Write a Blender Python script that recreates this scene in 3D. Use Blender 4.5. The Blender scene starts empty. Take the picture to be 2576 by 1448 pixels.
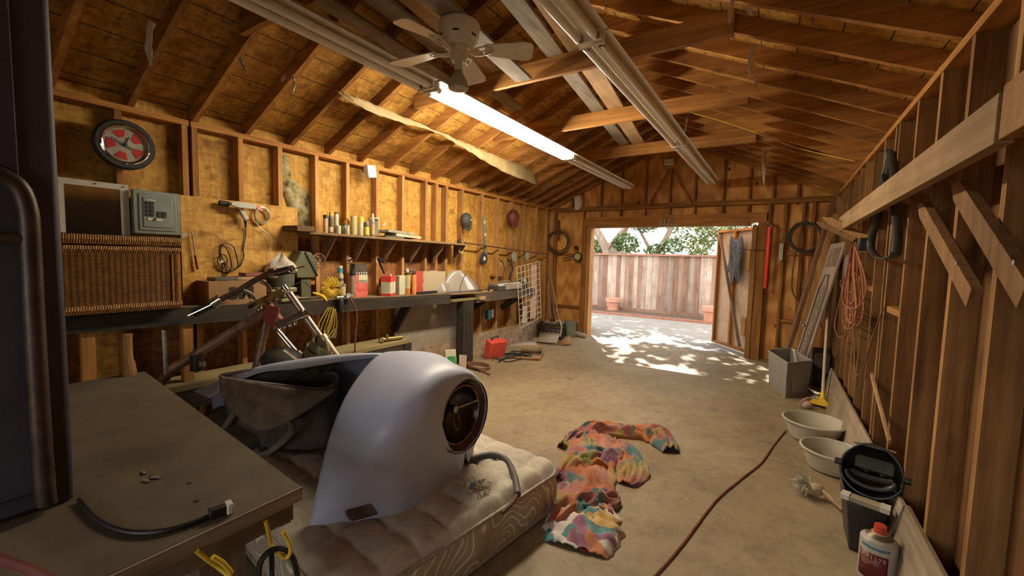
import bpy, bmesh, math, random
from mathutils import Vector, Matrix, noise
random.seed(7)
SC = bpy.context.scene
COL = SC.collection
# ---------------------------------------------------------------- camera, world, sun, exposure
F_PX, YAW, PITCH, ROLL, EYE = 1060.41, 0.564918, 0.073376, 0.024548, 1.5
fwd = Vector((-math.sin(YAW)*math.cos(PITCH), math.cos(YAW)*math.cos(PITCH), -math.sin(PITCH)))
right0 = Vector((math.cos(YAW), math.sin(YAW), 0)); up0 = right0.cross(fwd)
rgt = math.cos(ROLL)*right0 + math.sin(ROLL)*up0; cup = rgt.cross(fwd)
cd = bpy.data.cameras.new('camera'); cam = bpy.data.objects.new('camera', cd); COL.objects.link(cam)
cd.sensor_width = 36; cd.lens = F_PX/2576*36; cd.clip_start = .02; cd.clip_end = 200
mw = Matrix((rgt, cup, -fwd)).transposed().to_4x4(); mw.translation = Vector((0, 0, EYE)); cam.matrix_world = mw
SC.camera = cam
vs = SC.view_settings; vs.view_transform = 'Standard'; vs.look = 'None'; vs.gamma = 1; vs.exposure = 0.2; vs.use_curve_mapping = False
SC.cycles.max_bounces = 6; SC.cycles.diffuse_bounces = 5; SC.cycles.glossy_bounces = 3; SC.cycles.transparent_max_bounces = 8; SC.cycles.transmission_bounces = 4
SC.cycles.sample_clamp_indirect = 8; SC.cycles.caustics_reflective = False; SC.cycles.caustics_refractive = False
wd = bpy.data.worlds.new('world'); SC.world = wd; wd.use_nodes = True
bg = wd.node_tree.nodes['Background']; bg.inputs[0].default_value = (1, .97, .92, 1); bg.inputs[1].default_value = 3.4
sd = bpy.data.lights.new('sun', 'SUN'); sd.energy = 17; sd.angle = .009; sd.color = (1, .95, .86)
sun = bpy.data.objects.new('sun', sd); COL.objects.link(sun)
sdir = Vector((.355, -.605, -.712)); sun.rotation_euler = sdir.to_track_quat('-Z', 'Y').to_euler(); sun.location = (-6, 18, 12)
def portal(name, loc, sx, sy, d):
    l = bpy.data.lights.new(name, 'AREA'); l.shape = 'RECTANGLE'; l.size = sx; l.size_y = sy; l.cycles.is_portal = True
    o = bpy.data.objects.new(name, l); COL.objects.link(o); o.location = loc
    o.rotation_euler = Vector(d).to_track_quat('-Z', 'Y').to_euler()
portal('door_portal', (-1.65, 7.8, 1.05), 2.8, 2.1, (0, -1, 0))
portal('window_portal', (-1.25, -2.28, 1.25), 2.4, 1.9, (0, 1, 0))
# ---------------------------------------------------------------- survey: a pixel's sight line met with a plane of the room
def ray(x, y): return fwd + rgt*((x-1288)/F_PX) - cup*((y-724)/F_PX)
def PX(x, y, X): d = ray(x, y); return Vector((0, 0, EYE)) + d*(X/d.x)
def PY(x, y, Y): d = ray(x, y); return Vector((0, 0, EYE)) + d*(Y/d.y)
def PZ(x, y, z=0.): d = ray(x, y); return Vector((0, 0, EYE)) + d*((z-EYE)/d.z)
def PR(x, y, off=0.):
    d = ray(x, y)
    for s in (-1, 1):   # the underside of the rafters, left then right slope
        t = (1.99-s*.737-off)/(d.z+.455*s*d.x)
        p = V((0, 0, EYE))+d*t
        if t > 0 and ((s < 0) == (p.x < -1.62)): return p
    return p
def PD(x, y, t): return Vector((0, 0, EYE)) + ray(x, y)*t
V = Vector
X_, Y_, Z_ = Vector((1, 0, 0)), Vector((0, 1, 0)), Vector((0, 0, 1))
V = Vector
# ---------------------------------------------------------------- shapes
def spl(pts, n=6, closed=False):
    pts = [V(p) for p in pts]; out = []; N = len(pts)
    rng = range(N if closed else N-1)
    for i in rng:
        if closed: a, b, c, d = pts[i-1], pts[i], pts[(i+1) % N], pts[(i+2) % N]
        else: a, b, c, d = pts[max(i-1, 0)], pts[i], pts[i+1], pts[min(i+2, N-1)]
        for k in range(n):
            t = k/n
            out.append(.5*((2*b)+(c-a)*t+(2*a-5*b+4*c-d)*t*t+(3*b-a-3*c+d)*t**3))
    if not closed: out.append(pts[-1])
    return out
class G:
    def __init__(s): s.v = []; s.f = []; s.mi = []; s.cur = 0
    def add(s, vs, fs):
        o = len(s.v); s.v += [V(p) for p in vs]; s.f += [tuple(i+o for i in f) for f in fs]; s.mi += [s.cur]*len(fs); return s
    def m(s, i): s.cur = i; return s
    def frame(s, o, ux, uy, uz, sx, sy, sz):
        vs = [o+ux*(sx*a)+uy*(sy*b)+uz*(sz*c) for a in (-.5, .5) for b in (-.5, .5) for c in (-.5, .5)]
        return s.add(vs, [(0, 1, 3, 2), (4, 6, 7, 5), (0, 4, 5, 1), (2, 3, 7, 6), (0, 2, 6, 4), (1, 5, 7, 3)])
    def box(s, c, d, rz=0, R=None):
        M = R or Matrix.Rotation(rz, 3, 'Z'); c = V(c)
        return s.frame(c, M@X_, M@Y_, M@Z_, *d)
    def bb(s, a, b):
        a, b = V(a), V(b); return s.box((a+b)/2, [abs(b[i]-a[i]) for i in range(3)])
    def beam(s, a, b, w, h, up=Z_):
        a, b = V(a), V(b); d = b-a; L = d.length; d = d/L; sd = d.cross(V(up))
        if sd.length < 1e-4: sd = d.cross(X_)
        sd.normalize(); u = sd.cross(d)
        return s.frame((a+b)/2, d, sd, u, L, w, h)
    def tube(s, pts, r, n=8, closed=False):
        pts = [V(p) for p in pts]; N = len(pts); rs = r if isinstance(r, (list, tuple)) else [r]*N
        ts = []
        for i in range(N):
            a = pts[i-1] if (i or closed) else pts[0]; b = pts[(i+1) % N] if (i < N-1 or closed) else pts[-1]
            t = b-a; ts.append(t.normalized() if t.length > 1e-9 else Z_.copy())
        u = ts[0].orthogonal().normalized(); vs = []
        for i in range(N):
            u = u-ts[i]*u.dot(ts[i])
            u = u.normalized() if u.length > 1e-6 else ts[i].orthogonal().normalized()
            w = ts[i].cross(u)
            for k in range(n):
                a = 2*math.pi*k/n; vs.append(pts[i]+(u*math.cos(a)+w*math.sin(a))*rs[i])
        fs = [(i*n+k, i*n+(k+1) % n, (i+1)*n+(k+1) % n, (i+1)*n+k) for i in range(N-1) for k in range(n)]
        if closed: 
            best = min(range(n), key=lambda q: (vs[(N-1)*n]-vs[q]).length)
            fs += [((N-1)*n+k, (N-1)*n+(k+1) % n, (k+1+best) % n, (k+best) % n) for k in range(n)]
        else: fs += [tuple(range(n))[::-1], tuple((N-1)*n+k for k in range(n))]
        return s.add(vs, fs)
    def cyl(s, a, b, r, n=16, r2=None): return s.tube([a, b], [r, r if r2 is None else r2], n)
    def lathe(s, prof, c=(0, 0, 0), ax=Z_, n=24, sx=1., sy=1., ux=None):
        ax = V(ax).normalized(); u = V(ux).normalized() if ux else ax.orthogonal().normalized(); w = ax.cross(u); c = V(c); vs = []
        for (r, z) in prof:
            for k in range(n):
                a = 2*math.pi*k/n; vs.append(c+ax*z+(u*math.cos(a)*sx+w*math.sin(a)*sy)*max(r, 1e-5))
        N = len(prof)
        return s.add(vs, [(i*n+k, i*n+(k+1) % n, (i+1)*n+(k+1) % n, (i+1)*n+k) for i in range(N-1) for k in range(n)])
    def ball(s, c, r, n=12, sc=(1, 1, 1)):
        c = V(c); vs = []; m = n//2
        for i in range(m+1):
            p = math.pi*i/m
            for k in range(n):
                a = 2*math.pi*k/n; vs.append(c+V((math.sin(p)*math.cos(a)*sc[0], math.sin(p)*math.sin(a)*sc[1], math.cos(p)*sc[2]))*r)
        return s.add(vs, [(i*n+k, i*n+(k+1) % n, (i+1)*n+(k+1) % n, (i+1)*n+k) for i in range(m) for k in range(n)])
    def grid(s, rows, cu=False, cv=False):
        nu, nv = len(rows), len(rows[0]); vs = [p for r in rows for p in r]
        return s.add(vs, [(i*nv+j, i*nv+(j+1) % nv, ((i+1) % nu)*nv+(j+1) % nv, ((i+1) % nu)*nv+j)
                          for i in range(nu if cu else nu-1) for j in range(nv if cv else nv-1)])
    def prism(s, p2, o, ux, uy, t):
        o, ux, uy = V(o), V(ux), V(uy); nn = ux.cross(uy).normalized(); n = len(p2)
        a = [o+ux*p[0]+uy*p[1] for p in p2]
        return s.add(a+[p+nn*t for p in a], [tuple(range(n))[::-1], tuple(range(n, 2*n))]+[(i, (i+1) % n, n+(i+1) % n, n+i) for i in range(n)])
    def torus(s, c, R, r, ax=Z_, n=32, m=8, sy=1., ux=None):
        ax = V(ax).normalized(); u = V(ux).normalized() if ux else ax.orthogonal().normalized(); w = ax.cross(u); c = V(c)
        return s.tube([c+u*math.cos(2*math.pi*k/n)*R+w*math.sin(2*math.pi*k/n)*R*sy for k in range(n)], r, m, True)
def circ(r, n=24, sx=1., sy=1.): return [(r*sx*math.cos(2*math.pi*k/n), r*sy*math.sin(2*math.pi*k/n)) for k in range(n)]
# ---------------------------------------------------------------- objects
BASE = {}
def wbase(o):
    return BASE.get(o.name, V((0, 0, 0))) if o else V((0, 0, 0))
def T(name, label, cat, loc=(0, 0, 0), group=None, kind=None):
    o = bpy.data.objects.new(name, None); COL.objects.link(o); o.location = loc; o.empty_display_size = .05
    BASE[o.name] = V(loc); o['label'] = label; o['category'] = cat
    if group: o['group'] = group
    if kind: o['kind'] = kind
    return o
def O(name, g, mats, parent=None, label=None, cat=None, group=None, kind=None, bevel=0, sub=0, solid=0, ang=.6, disp=None):
    if not isinstance(mats, (list, tuple)): mats = [mats]
    if parent: base = wbase(parent)
    else:
        xs = [p.x for p in g.v]; ys = [p.y for p in g.v]; base = V(((min(xs)+max(xs))/2, (min(ys)+max(ys))/2, min(p.z for p in g.v)))
    me = bpy.data.meshes.new(name); me.from_pydata([tuple(p-base) for p in g.v], [], g.f)
    for m in mats: me.materials.append(m)
    for p, i in zip(me.polygons, g.mi): p.material_index = i
    b = bmesh.new(); b.from_mesh(me); bmesh.ops.recalc_face_normals(b, faces=b.faces); b.to_mesh(me); b.free()
    me.shade_smooth(); me.set_sharp_from_angle(angle=ang)
    o = bpy.data.objects.new(name, me); COL.objects.link(o)
    if parent: o.parent = parent
    else: o.location = base
    BASE[o.name] = base.copy()
    if label: o['label'] = label
    if cat: o['category'] = cat
    if group: o['group'] = group
    if kind: o['kind'] = kind
    if solid: md = o.modifiers.new('solid', 'SOLIDIFY'); md.thickness = solid; md.offset = -1
    if bevel: md = o.modifiers.new('bevel', 'BEVEL'); md.width = bevel; md.segments = 2; md.limit_method = 'ANGLE'
    if sub: md = o.modifiers.new('sub', 'SUBSURF'); md.levels = md.render_levels = sub
    return o
def text(name, s, size, o, ux, uy, m, parent, depth=.0006, align='LEFT', sx=1., bold=0):
    c = bpy.data.curves.new(name, 'FONT'); c.body = s; c.size = size; c.extrude = depth; c.align_x = align; c.resolution_u = 2; c.offset = bold
    t = bpy.data.objects.new(name+'_tmp', c); COL.objects.link(t); bpy.context.view_layer.update()
    me = bpy.data.meshes.new_from_object(t); COL.objects.unlink(t); bpy.data.objects.remove(t)
    ux, uy = V(ux).normalized(), V(uy).normalized(); nn = ux.cross(uy)
    M = Matrix((ux*sx, uy, nn)).transposed().to_4x4(); M.translation = V(o)-wbase(parent)
    me.transform(M); me.materials.clear(); me.materials.append(m)
    ob = bpy.data.objects.new(name, me); COL.objects.link(ob); ob.parent = parent; BASE[ob.name] = wbase(parent).copy()
    return ob
def dup(root, loc, label=None, rz=0):
    r = root.copy(); COL.objects.link(r); r.location = loc; r.rotation_euler = (0, 0, rz); BASE[r.name] = V(loc)
    if label: r['label'] = label
    for ch in list(root.children):
        c = ch.copy(); COL.objects.link(c); c.parent = r
        for g2 in list(ch.children):
            d = g2.copy(); COL.objects.link(d); d.parent = c
    return r
# ---------------------------------------------------------------- materials
def nodes(name):
    m = bpy.data.materials.new(name); m.use_nodes = True; nt = m.node_tree; return m, nt, nt.nodes['Principled BSDF']
def N(nt, t, **k):
    n = nt.nodes.new(t)
    for a, b in k.items():
        if hasattr(n, a): setattr(n, a, b)
        else: n.inputs[a.replace('_', ' ')].default_value = b
    return n
def coords(nt, scale, rnd=True, which='Object', rot=(0, 0, 0)):
    tc = N(nt, 'ShaderNodeTexCoord'); mp = N(nt, 'ShaderNodeMapping'); mp.inputs['Scale'].default_value = scale; mp.inputs['Rotation'].default_value = rot
    nt.links.new(tc.outputs[which], mp.inputs[0])
    if rnd:
        oi = N(nt, 'ShaderNodeObjectInfo'); mu = N(nt, 'ShaderNodeMath', operation='MULTIPLY'); mu.inputs[1].default_value = 37.
        nt.links.new(oi.outputs['Random'], mu.inputs[0]); nt.links.new(mu.outputs[0], mp.inputs['Location'])
    return mp
def ramp(nt, src, stops):
    r = N(nt, 'ShaderNodeValToRGB'); el = r.color_ramp.elements
    while len(el) < len(stops): el.new(.5)
    for e, (p, c) in zip(el, stops): e.position = p; e.color = tuple(c)+(1,) if len(c) == 3 else c
    nt.links.new(src, r.inputs[0]); return r
def mixc(nt, a, b, f, bt='MIX'):
    x = N(nt, 'ShaderNodeMix', data_type='RGBA', blend_type=bt)
    for s, v in ((0, f), (6, a), (7, b)):
        if hasattr(v, 'links') or hasattr(v, 'is_output'): nt.links.new(v, x.inputs[s])
        else: x.inputs[s].default_value = (tuple(v)+(1,) if isinstance(v, (tuple, list)) and len(v) == 3 else v)
    return x.outputs[2]
def bump(nt, b, h, st, dist=.01):
    n = N(nt, 'ShaderNodeBump'); n.inputs['Strength'].default_value = st; n.inputs['Distance'].default_value = dist
    nt.links.new(h, n.inputs['Height']); nt.links.new(n.outputs[0], b.inputs['Normal'])
def noise_t(nt, mp, sc, det=5, rough=.6):
    n = N(nt, 'ShaderNodeTexNoise'); n.inputs['Scale'].default_value = sc; n.inputs['Detail'].default_value = det; n.inputs['Roughness'].default_value = rough
    nt.links.new(mp.outputs[0], n.inputs['Vector']); return n
def P(name, c1, c2=None, sc=12, rough=.6, metal=0, st=.25, stretch=(1, 1, 1), lo=.35, hi=.65, em=None, tr=0, al=1, spec=None, c3=None, coat=0):
    m, nt, b = nodes(name); c2 = c2 or tuple(x*.7 for x in c1)
    mp = coords(nt, stretch); n = noise_t(nt, mp, sc)
    stops = [(lo, c2), (hi, c1)] if not c3 else [(lo, c2), ((lo+hi)/2, c1), (hi, c3)]
    r = ramp(nt, n.outputs[0], stops); nt.links.new(r.outputs[0], b.inputs['Base Color'])
    b.inputs['Roughness'].default_value = rough; b.inputs['Metallic'].default_value = metal
    if st: bump(nt, b, n.outputs[0], st)
    if em: b.inputs['Emission Color'].default_value = em[0]+(1,); b.inputs['Emission Strength'].default_value = em[1]
    if tr: b.inputs['Transmission Weight'].default_value = tr
    if al < 1: b.inputs['Alpha'].default_value = al
    if coat: b.inputs['Coat Weight'].default_value = coat
    return m
def WOOD(name, ax, light, dark, rough=.75, knots=.5, var=.5):
    m, nt, b = nodes(name); s = [14, 14, 14]; s['xyz'.index(ax)] = .7
    mp = coords(nt, s); n = noise_t(nt, mp, 1.6, 8, .65)
    mid = tuple((a+c)/2 for a, c in zip(light, dark))
    r = ramp(nt, n.outputs[0], [(.3, dark), (.5, mid), (.68, light)])
    s2 = [5, 5, 5]; s2['xyz'.index(ax)] = 1.6
    mp2 = coords(nt, s2); v = N(nt, 'ShaderNodeTexVoronoi'); v.inputs['Scale'].default_value = 1.; nt.links.new(mp2.outputs[0], v.inputs['Vector'])
    kr = ramp(nt, v.outputs['Distance'], [(.07, (0, 0, 0)), (.16, (1, 1, 1))])
    kn = mixc(nt, tuple(x*.25 for x in dark), r.outputs[0], kr.outputs[0])
    c = mixc(nt, r.outputs[0], kn, knots)
    mp3 = coords(nt, (1.3, 1.3, 1.3)); n3 = noise_t(nt, mp3, 1.5, 3)
    st = ramp(nt, n3.outputs[0], [(.3, (.55, .5, .45)), (.62, (1, 1, 1))])
    c = mixc(nt, c, st.outputs[0], .75, 'MULTIPLY')
    oi = N(nt, 'ShaderNodeObjectInfo'); rr = ramp(nt, oi.outputs['Random'], [(0, (1-var*.7,)*3), (1, (1+var*.25,)*3)])
    c = mixc(nt, c, rr.outputs[0], 1., 'MULTIPLY')
    nt.links.new(c, b.inputs['Base Color']); b.inputs['Roughness'].default_value = rough
    b.inputs['Specular IOR Level'].default_value = .25
    bump(nt, b, n.outputs[0], .35, .004); return m
def OSB(name, c1, c2, c3, seams=None, rot=0, sc=1.):
    m, nt, b = nodes(name)
    outs = []
    mp0 = coords(nt, (1, 1, 1), False); nn = noise_t(nt, mp0, 3.5*sc, 2)
    w = N(nt, 'ShaderNodeMix', data_type='VECTOR'); 
    for k, (ra, st_) in enumerate((((.5, .4, .6), (10, 16, 60)), ((-.9, .8, -.5), (50, 14, 18)), ((1.2, -.3, .2), (16, 55, 12)))):
        mp = coords(nt, tuple(x*sc for x in st_), False, rot=ra); v = N(nt, 'ShaderNodeTexVoronoi'); v.inputs['Scale'].default_value = .8
        nt.links.new(mp.outputs[0], v.inputs['Vector']); outs.append(v)
    a = ramp(nt, outs[0].outputs['Color'], [(.15, c2), (.6, c1), (.95, c3)])
    d = ramp(nt, outs[1].outputs['Color'], [(.1, c2), (.5, c1), (.95, c3)])
    e = ramp(nt, outs[2].outputs['Color'], [(.1, c2), (.6, c1), (.95, c3)])
    c = mixc(nt, a.outputs[0], d.outputs[0], .5); c = mixc(nt, c, e.outputs[0], .4)
    # dark gaps between strands, and a slow stain
    g = ramp(nt, outs[1].outputs['Distance'], [(.72, (1, 1, 1)), (.95, (.35, .25, .2))])
    c = mixc(nt, c, g.outputs[0], .6, 'MULTIPLY')
    n2 = noise_t(nt, coords(nt, (1, 1, 1), False), 1.1, 6, .7); s = ramp(nt, n2.outputs[0], [(.32, (.5, .42, .36)), (.55, (1, 1, 1))])
    c = mixc(nt, c, s.outputs[0], .7, 'MULTIPLY')
    if seams:
        axis, per, off, th = seams; tc = N(nt, 'ShaderNodeTexCoord'); sp = N(nt, 'ShaderNodeSeparateXYZ'); nt.links.new(tc.outputs['Object'], sp.inputs[0])
        ad = N(nt, 'ShaderNodeMath', operation='ADD'); ad.inputs[1].default_value = off+100*per; nt.links.new(sp.outputs[axis], ad.inputs[0])
        mo = N(nt, 'ShaderNodeMath', operation='MODULO'); mo.inputs[1].default_value = per; nt.links.new(ad.outputs[0], mo.inputs[0])
        lt = N(nt, 'ShaderNodeMath', operation='LESS_THAN'); lt.inputs[1].default_value = th; nt.links.new(mo.outputs[0], lt.inputs[0])
        c = mixc(nt, c, (.02, .012, .006), lt.outputs[0])
    nt.links.new(c, b.inputs['Base Color']); b.inputs['Roughness'].default_value = .7; b.inputs['Specular IOR Level'].default_value = .3
    bump(nt, b, outs[0].outputs['Distance'], .3, .003); return m
SL, SD = (.60, .29, .075), (.26, .10, .024)
wx = WOOD('stud_wood_x', 'x', SL, SD); wy = WOOD('stud_wood_y', 'y', SL, SD); wz = WOOD('stud_wood_z', 'z', SL, SD)
wz2 = WOOD('stud_wood_pale', 'z', (.66, .36, .14), (.36, .17, .05), knots=.3)
wpale = WOOD('pale_board', 'y', (.60, .40, .22), (.38, .23, .11), knots=.15)
wgrey = WOOD('grey_board', 'y', (.40, .33, .25), (.20, .155, .11), knots=.3)
wblk = WOOD('black_board', 'y', (.06, .048, .036), (.018, .014, .011), knots=.1)
wblkz = WOOD('black_post', 'z', (.075, .06, .045), (.02, .016, .012), knots=.1)
osb = OSB('strand_board', (.54, .29, .05), (.30, .14, .02), (.74, .46, .12))
osbr = OSB('roof_strand_board', (.50, .25, .045), (.20, .08, .015), (.68, .40, .10), seams=(0, .2032, 0, .006))
osbp = OSB('pale_strand_board', (.62, .34, .07), (.42, .20, .035), (.80, .52, .17))
osbg = OSB('grey_strand_board', (.42, .30, .20), (.24, .16, .10), (.6, .46, .34))
steel = P('steel', (.5, .48, .45), (.3, .27, .24), 30, .35, 1, .1)
chrome = P('chrome', (.75, .72, .68), (.6, .55, .5), 20, .1, 1, 0)
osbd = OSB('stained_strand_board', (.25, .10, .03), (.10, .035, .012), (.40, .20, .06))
rust = P('rusty_steel', (.25, .12, .07), (.12, .055, .03), 25, .6, .5, .3)
black = P('black_plastic', (.018, .017, .016), (.01, .01, .01), 20, .5, 0, .1)
blackr = P('black_rubber', (.03, .028, .027), (.015, .015, .015), 30, .7, 0, .2)
white = P('white_plastic', (.72, .70, .64), (.6, .57, .5), 12, .45, 0, .05)
yellow = P('yellow_plastic', (.88, .64, .06), (.74, .50, .03), 8, .4, 0, .05)
# ================================================================ THE ROOM
XL, XR, YB, YF, PLT = -3.85, .60, 7.60, -2.3, 2.43     # stud faces, plate underside
RX, RZ, RS = -1.62, 3.49, .455
def zb(x): return RZ-RS*abs(x-RX)
# concrete slab
def floor_mat():
    m, nt, b = nodes('concrete'); mp = coords(nt, (1, 1, 1), False)
    n1 = noise_t(nt, mp, .8, 8, .7); n2 = noise_t(nt, mp, 9, 8, .75); n3 = noise_t(nt, mp, 60, 3)
    a = ramp(nt, n1.outputs[0], [(.3, (.17, .12, .065)), (.5, (.28, .21, .12)), (.7, (.37, .295, .185))])
    d = ramp(nt, n2.outputs[0], [(.3, (.55, .52, .48)), (.52, (1, 1, 1)), (.75, (1.12, 1.1, 1.05))])
    c = mixc(nt, a.outputs[0], d.outputs[0], .8, 'MULTIPLY')
    n4 = noise_t(nt, mp, 2.3, 4, .8); s = ramp(nt, n4.outputs[0], [(.27, (.3, .24, .2)), (.36, (1, 1, 1))])
    c = mixc(nt, c, s.outputs[0], .7, 'MULTIPLY'); e = ramp(nt, n3.outputs[0], [(.2, (.8, .8, .8)), (.6, (1, 1, 1))])
    c = mixc(nt, c, e.outputs[0], .6, 'MULTIPLY')
    nt.links.new(c, b.inputs['Base Color']); b.inputs['Roughness'].default_value = .62; bump(nt, b, n2.outputs[0], .25, .006); return m
conc = floor_mat()
O('floor', G().bb((-3.95, YF-.1, -.15), (.72, 7.70, 0)), conc, kind='structure', label='worn stained concrete garage floor', cat='floor')
# walls: sheathing with their studs and plates as parts
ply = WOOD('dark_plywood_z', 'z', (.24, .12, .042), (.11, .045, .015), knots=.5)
def back_ply():
    m, nt, b = nodes('knotty_plywood'); mp = coords(nt, (3.2, 3.2, .5), False); n = noise_t(nt, mp, 1.1, 3, .5)
    w = N(nt, 'ShaderNodeTexWave', wave_type='RINGS'); w.inputs['Scale'].default_value = 1.3; w.inputs['Distortion'].default_value = 9; w.inputs['Detail'].default_value = 2
    nt.links.new(mp.outputs[0], w.inputs['Vector'])
    r = ramp(nt, w.outputs[0], [(.1, (.60, .26, .055)), (.6, (.74, .35, .085)), (1, (.84, .44, .12))])
    mp2 = coords(nt, (2.6, 2.6, 1.8), False); v = N(nt, 'ShaderNodeTexVoronoi'); v.inputs['Scale'].default_value = 1.5; nt.links.new(mp2.outputs[0], v.inputs['Vector'])
    k = ramp(nt, v.outputs['Distance'], [(.06, (.12, .05, .015)), (.11, (1, 1, 1))])
    c = mixc(nt, r.outputs[0], k.outputs[0], .9, 'MULTIPLY'); s = ramp(nt, n.outputs[0], [(.3, (.6, .55, .5)), (.6, (1, 1, 1))])
    c = mixc(nt, c, s.outputs[0], .6, 'MULTIPLY'); nt.links.new(c, b.inputs['Base Color']); b.inputs['Roughness'].default_value = .7
    return m
bply = back_ply()
wl = O('wall_left', G().bb((-3.98, YF, 0), (-3.94, 7.72, 2.50)), osb, kind='structure', label='left garage wall of golden strand board between studs', cat='wall')
for y in (.30, .70, 1.03, 1.41, 1.475, 1.80, 2.13, 2.486, 2.833, 3.218, 3.601, 3.99, 4.188, 4.384, 4.722, 5.197, 5.623, 6.04, 6.47, 6.9, 7.3, 7.58, -.2, -.8, -1.5, -2.2):
    O('stud', G().bb((-3.94, y-.019, .04), (XL, y+.019, PLT)), wz2 if y > 2 else wz, wl)
O('top_plate', G().bb((-3.945, YF, PLT), (XL+.004, 1.437, PLT+.04)), wy, wl); O('top_plate', G().bb((-3.945, 1.45, PLT), (XL+.002, 7.69, PLT+.04)), wy, wl)
O('bottom_plate', G().bb((-3.94, YF, 0), (XL, 7.6, .04)), wy, wl)
for i in range(12):
    y0 = 1.8+.37*i
    if i % 3 == 1: O('blocking', G().bb((-3.93, y0+.02, 1.18), (-3.86, y0+.33, 1.22)), wy, wl)
wzr = WOOD('stud_wood_dimmed', 'z', (.46, .25, .09), (.17, .08, .028), knots=.8)  # brown stud wood, its colour darkened to stand in for the dim right side
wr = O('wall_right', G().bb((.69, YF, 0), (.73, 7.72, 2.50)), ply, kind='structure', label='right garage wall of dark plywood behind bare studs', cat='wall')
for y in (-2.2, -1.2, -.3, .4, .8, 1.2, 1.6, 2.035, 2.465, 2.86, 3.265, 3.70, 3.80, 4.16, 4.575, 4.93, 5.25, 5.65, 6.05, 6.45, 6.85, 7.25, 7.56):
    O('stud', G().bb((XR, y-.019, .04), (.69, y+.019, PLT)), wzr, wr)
O('top_plate', G().bb((XR-.004, YF, PLT), (.695, 7.69, PLT+.04)), wy, wr)
O('bottom_plate', G().bb((XR, YF, 0), (.69, 7.6, .04)), wy, wr)
for (y, z) in ((3.48, 1.2), (2.66, 2.05), (4.37, 1.3)): O('blocking', G().bb((XR+.01, y-.19, z), (.685, y+.19, z+.04)), wy, wr)
wb = O('wall_back', G().bb((-3.98, 7.69, 0), (-3.12, 7.72, 2.45)).bb((-.22, 7.69, 0), (.73, 7.72, 2.45)).bb((-3.12, 7.69, 2.15), (-.22, 7.72, 2.45))
       .prism([(-3.98, 2.45), (.73, 2.45), (.73, zb(.73)+.12), (RX, RZ+.10), (-3.98, zb(-3.98)+.12)], (0, 7.72, 0), X_, Z_, .03),
       bply, kind='structure', label='far gable wall of knotty orange plywood around the doorway', cat='wall')
GX = (-3.49, -3.28, -2.908, -2.522, -2.092, -1.275, -.847, -.483, -.16, .162)
for x in GX: O('stud', G().bb((x-.016, 7.63, 2.49), (x+.016, 7.69, zb(x)+.02)), wz, wb)
O('stud', G().bb((-1.7, 7.6, 2.49), (-1.66, 7.66, 3.05)), wz, wb)
for x in (-3.83, -3.24, -.19, .02, .245, .366, .58): O('stud', G().bb((x-.018, 7.615, .04), (x+.018, 7.69, 2.41)), wz, wb)
for x in GX[2:8]+(-1.67,): O('cripple', G().bb((x-.018, 7.62, 2.28), (x+.018, 7.69, 2.41)), wz, wb)
O('sill_plate', G().bb((-3.93, 7.59, 2.41), (.69, 7.69, 2.45)), wx, wb); O('sill_plate', G().bb((-3.93, 7.60, 2.452), (.69, 7.69, 2.49)), wx, wb)
O('rail', G().bb((-3.82, 7.63, 1.57), (-3.24, 7.69, 1.60)), wx, wb); O('rail', G().bb((0, 7.63, 1.63), (.60, 7.69, 1.67)), wx, wb)
O('rail', G().bb((0, 7.63, .61), (.60, 7.69, .65)), wx, wb); O('rail', G().bb((-3.82, 7.63, .53), (-3.24, 7.69, .57)), wx, wb)
for s in (-1, 1): O('brace', G().beam((RX-.05+s*.02, 7.585, 3.06), (RX-.05+s*.36, 7.585, 2.44), .03, .04, Y_), wz, wb)
# door frame
tr = O('trim_1', G().bb((-3.2, 7.57, 2.13), (-.22, 7.69, 2.28)), wx, kind='structure', label='heavy header beam over the garage doorway', cat='door header')
O('trim_2', G().bb((-3.12, 7.55, 2.085), (-.42, 7.74, 2.13)), wz2, kind='structure', label='pale batten under the doorway header', cat='trim')
for i, (a, b_) in enumerate(((-3.20, -3.14), (-3.135, -3.06), (-.40, -.335), (-.33, -.205))):
    O('trim_%d' % (3+i), G().bb((a, 7.54+.02*(i % 2), 0), (b_, 7.76, 2.085 if i in (1, 2) else 2.13)), (wz, wz2)[i in (1, 2)], kind='structure',
      label=('outer left post of the doorway', 'inner left jamb of the doorway', 'inner right jamb of the doorway', 'outer right post of the doorway')[i], cat='door jamb')
O('baseboard_back', G().bb((-3.55, 7.52, 0), (-3.28, 7.60, .27)).bb((.02, 7.52, 0), (.5, 7.6, .22)), P('pale_green_concrete', (.34, .38, .30), (.24, .27, .2), 9, .8), kind='structure', label='low pale green curb at the foot of the far wall', cat='curb')
# front wall behind the camera with its window opening
fw = G(); fw.bb((-3.98, YF-.04, 0), (.73, YF, .4)).bb((-3.98, YF-.04, 2.1), (.73, YF, 2.5)).bb((-3.98, YF-.04, .4), (-2.4, YF, 2.1)).bb((-.1, YF-.04, .4), (.73, YF, 2.1))
fw.prism([(-3.98, 2.5), (.73, 2.5), (.73, zb(.73)+.12), (RX, RZ+.10), (-3.98, zb(-3.98)+.12)], (0, YF, 0), X_, Z_, .04)
O('wall_front', fw, ply, kind='structure', label='near wall behind the viewer with a window opening', cat='wall')
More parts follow.
